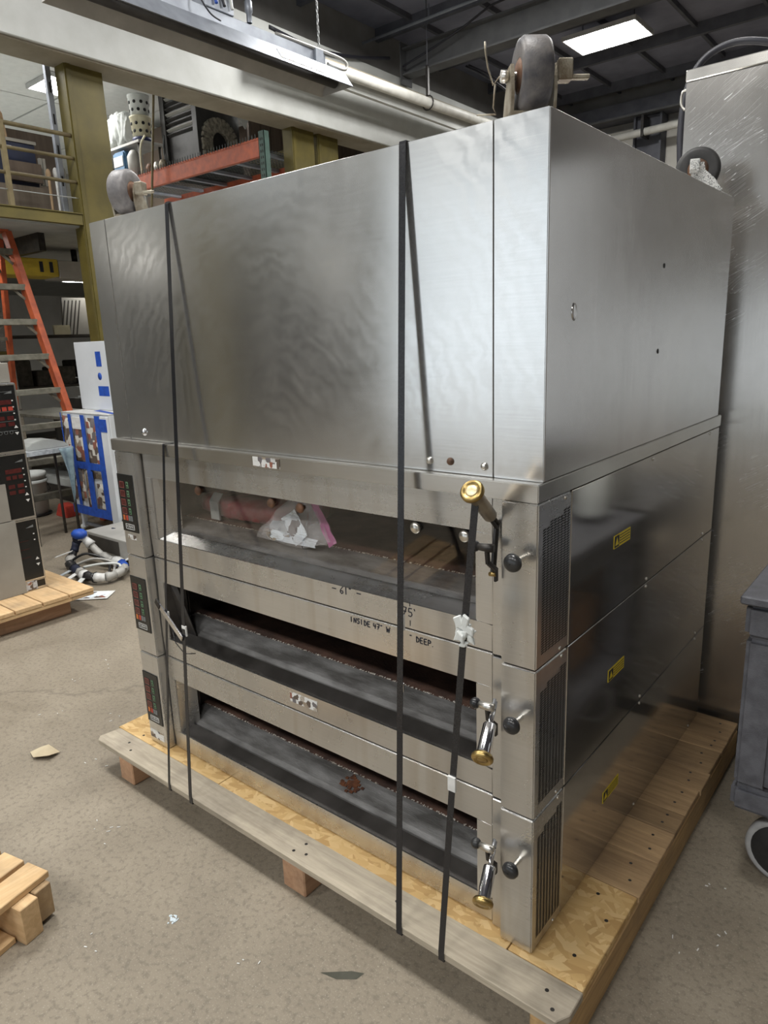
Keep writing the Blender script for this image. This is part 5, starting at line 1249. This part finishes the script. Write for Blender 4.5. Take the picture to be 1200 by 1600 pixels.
for y in (6.15, 8.4):
    MB().tube([(-4.58+.075*math.cos(a),y,4.165+.075*math.sin(a)) for a in [i*math.pi/8 for i in range(17)]], .008, 6).bar((-4.58,y,4.24),(-4.58,y,4.55),.03,.03).build('tube_clamp', M_BLACKMET, tb_)
    MB().cyl((-4.58,y,4.5),(-4.58,y,ZC),.006,6).build('hanger_rod', M_JOIST, tb_)
gd = thing('steel_girder', 'dark steel roof girder spanning the hall over the caster', 'girder', (0,6.5,4.67))
MB().box(-5.14,6.5,4.66,5.8,6.52,4.92).build('web', M_GIRDER, gd)
MB().box(-5.14,6.42,4.64,5.8,6.60,4.66).build('flange', M_GIRDER, gd); MB().box(-5.14,6.42,4.92,5.8,6.60,4.94).build('flange', M_GIRDER, gd)
MB().box(-5.16,6.40,4.55,-5.145,6.62,5.0).build('end_plate', M_GIRDER, gd)
solo(MB().cyl((-5.40,6.0,4.945),(5,6.0,4.99),.016,8).cyl((-4.44,6,4.95),(-4.44,6,5.08),.005,5).cyl((-3.2,6,4.955),(-3.2,6,5.08),.005,5), 'conduit', M_GALV, 'thin pale conduit crossing above the girder', 'conduit', (-1,6.0,4.96))
solo(MB().tube(smooth_path([(-5.1,6.38,4.72),(-4.6,6.35,4.80),(-4.2,6.35,4.90),(-3.9,6.36,5.0),(-3.7,6.36,5.02),(-2.9,6.36,5.05)]), .012, 6), 'slack_cable', M_CABLE, 'slack black cable looping along the dark girder', 'cable', (-4,6.36,4.9))
solo(MB().tube(smooth_path([(-5.2,4.3,4.6),(-5.18,4.9,4.56),(-5.16,5.5,4.62),(-5.17,6.2,4.78)]), .02, 6), 'feed_cable', M_CABLE, 'thick black cable sagging along the grey upper wall', 'cable', (-5.18,5,4.6))
solo(MB().tube(smooth_path([(-4.6,7.0,4.75),(-4.3,7.2,4.55),(-4.1,7.9,4.30),(-4.0,8.6,4.2)]), .014, 6).tube(smooth_path([(-4.56,7.0,4.75),(-4.24,7.2,4.55),(-4.05,7.9,4.31),(-3.95,8.6,4.22)]), .014, 6), 'twin_cable', M_CABLE, 'two black cables dropping beside the pale tube', 'cable', (-4.2,7.8,4.4))
bc_ = thing('rear_column', 'dark steel column against the rear wall behind the oven', 'column', (-3.6,10.7,0))
MB().box(-3.83,10.6,0,-3.80,10.88,4.72).build('flange', M_JOIST, bc_); MB().box(-3.43,10.6,0,-3.40,10.88,4.72).build('flange', M_JOIST, bc_)
MB().box(-3.80,10.68,0,-3.43,10.72,4.72).build('web', M_JOIST, bc_)
eb2 = thing('eaves_beam', 'dark beam along the top of the rear wall', 'beam', (0,10.7,4.75))
MB().box(-5.1,10.55,4.73,5.7,10.88,4.95).build('beam', M_JOIST, eb2)
MB().box(-5.1,10.45,4.71,5.7,10.549,4.74).build('flange', M_GIRDER, eb2)
pp = thing('rear_pipe', 'white pipe clamped across the rear column', 'pipe', (-3,10.4,4.5))
MB().cyl((-5.0,10.40,4.40),(0,10.40,4.52),.055,12).build('pipe', M_PIPEW, pp)
MB().box(-3.62,10.33,4.36,-3.58,10.6,4.66).build('clamp', M_BLACKMET, pp)
MB().tube([(-5.0,10.40,4.40),(-5.2,10.45,4.38),(-5.2,10.83,4.38)], .05, 8).build('elbow', M_PIPEW, pp)
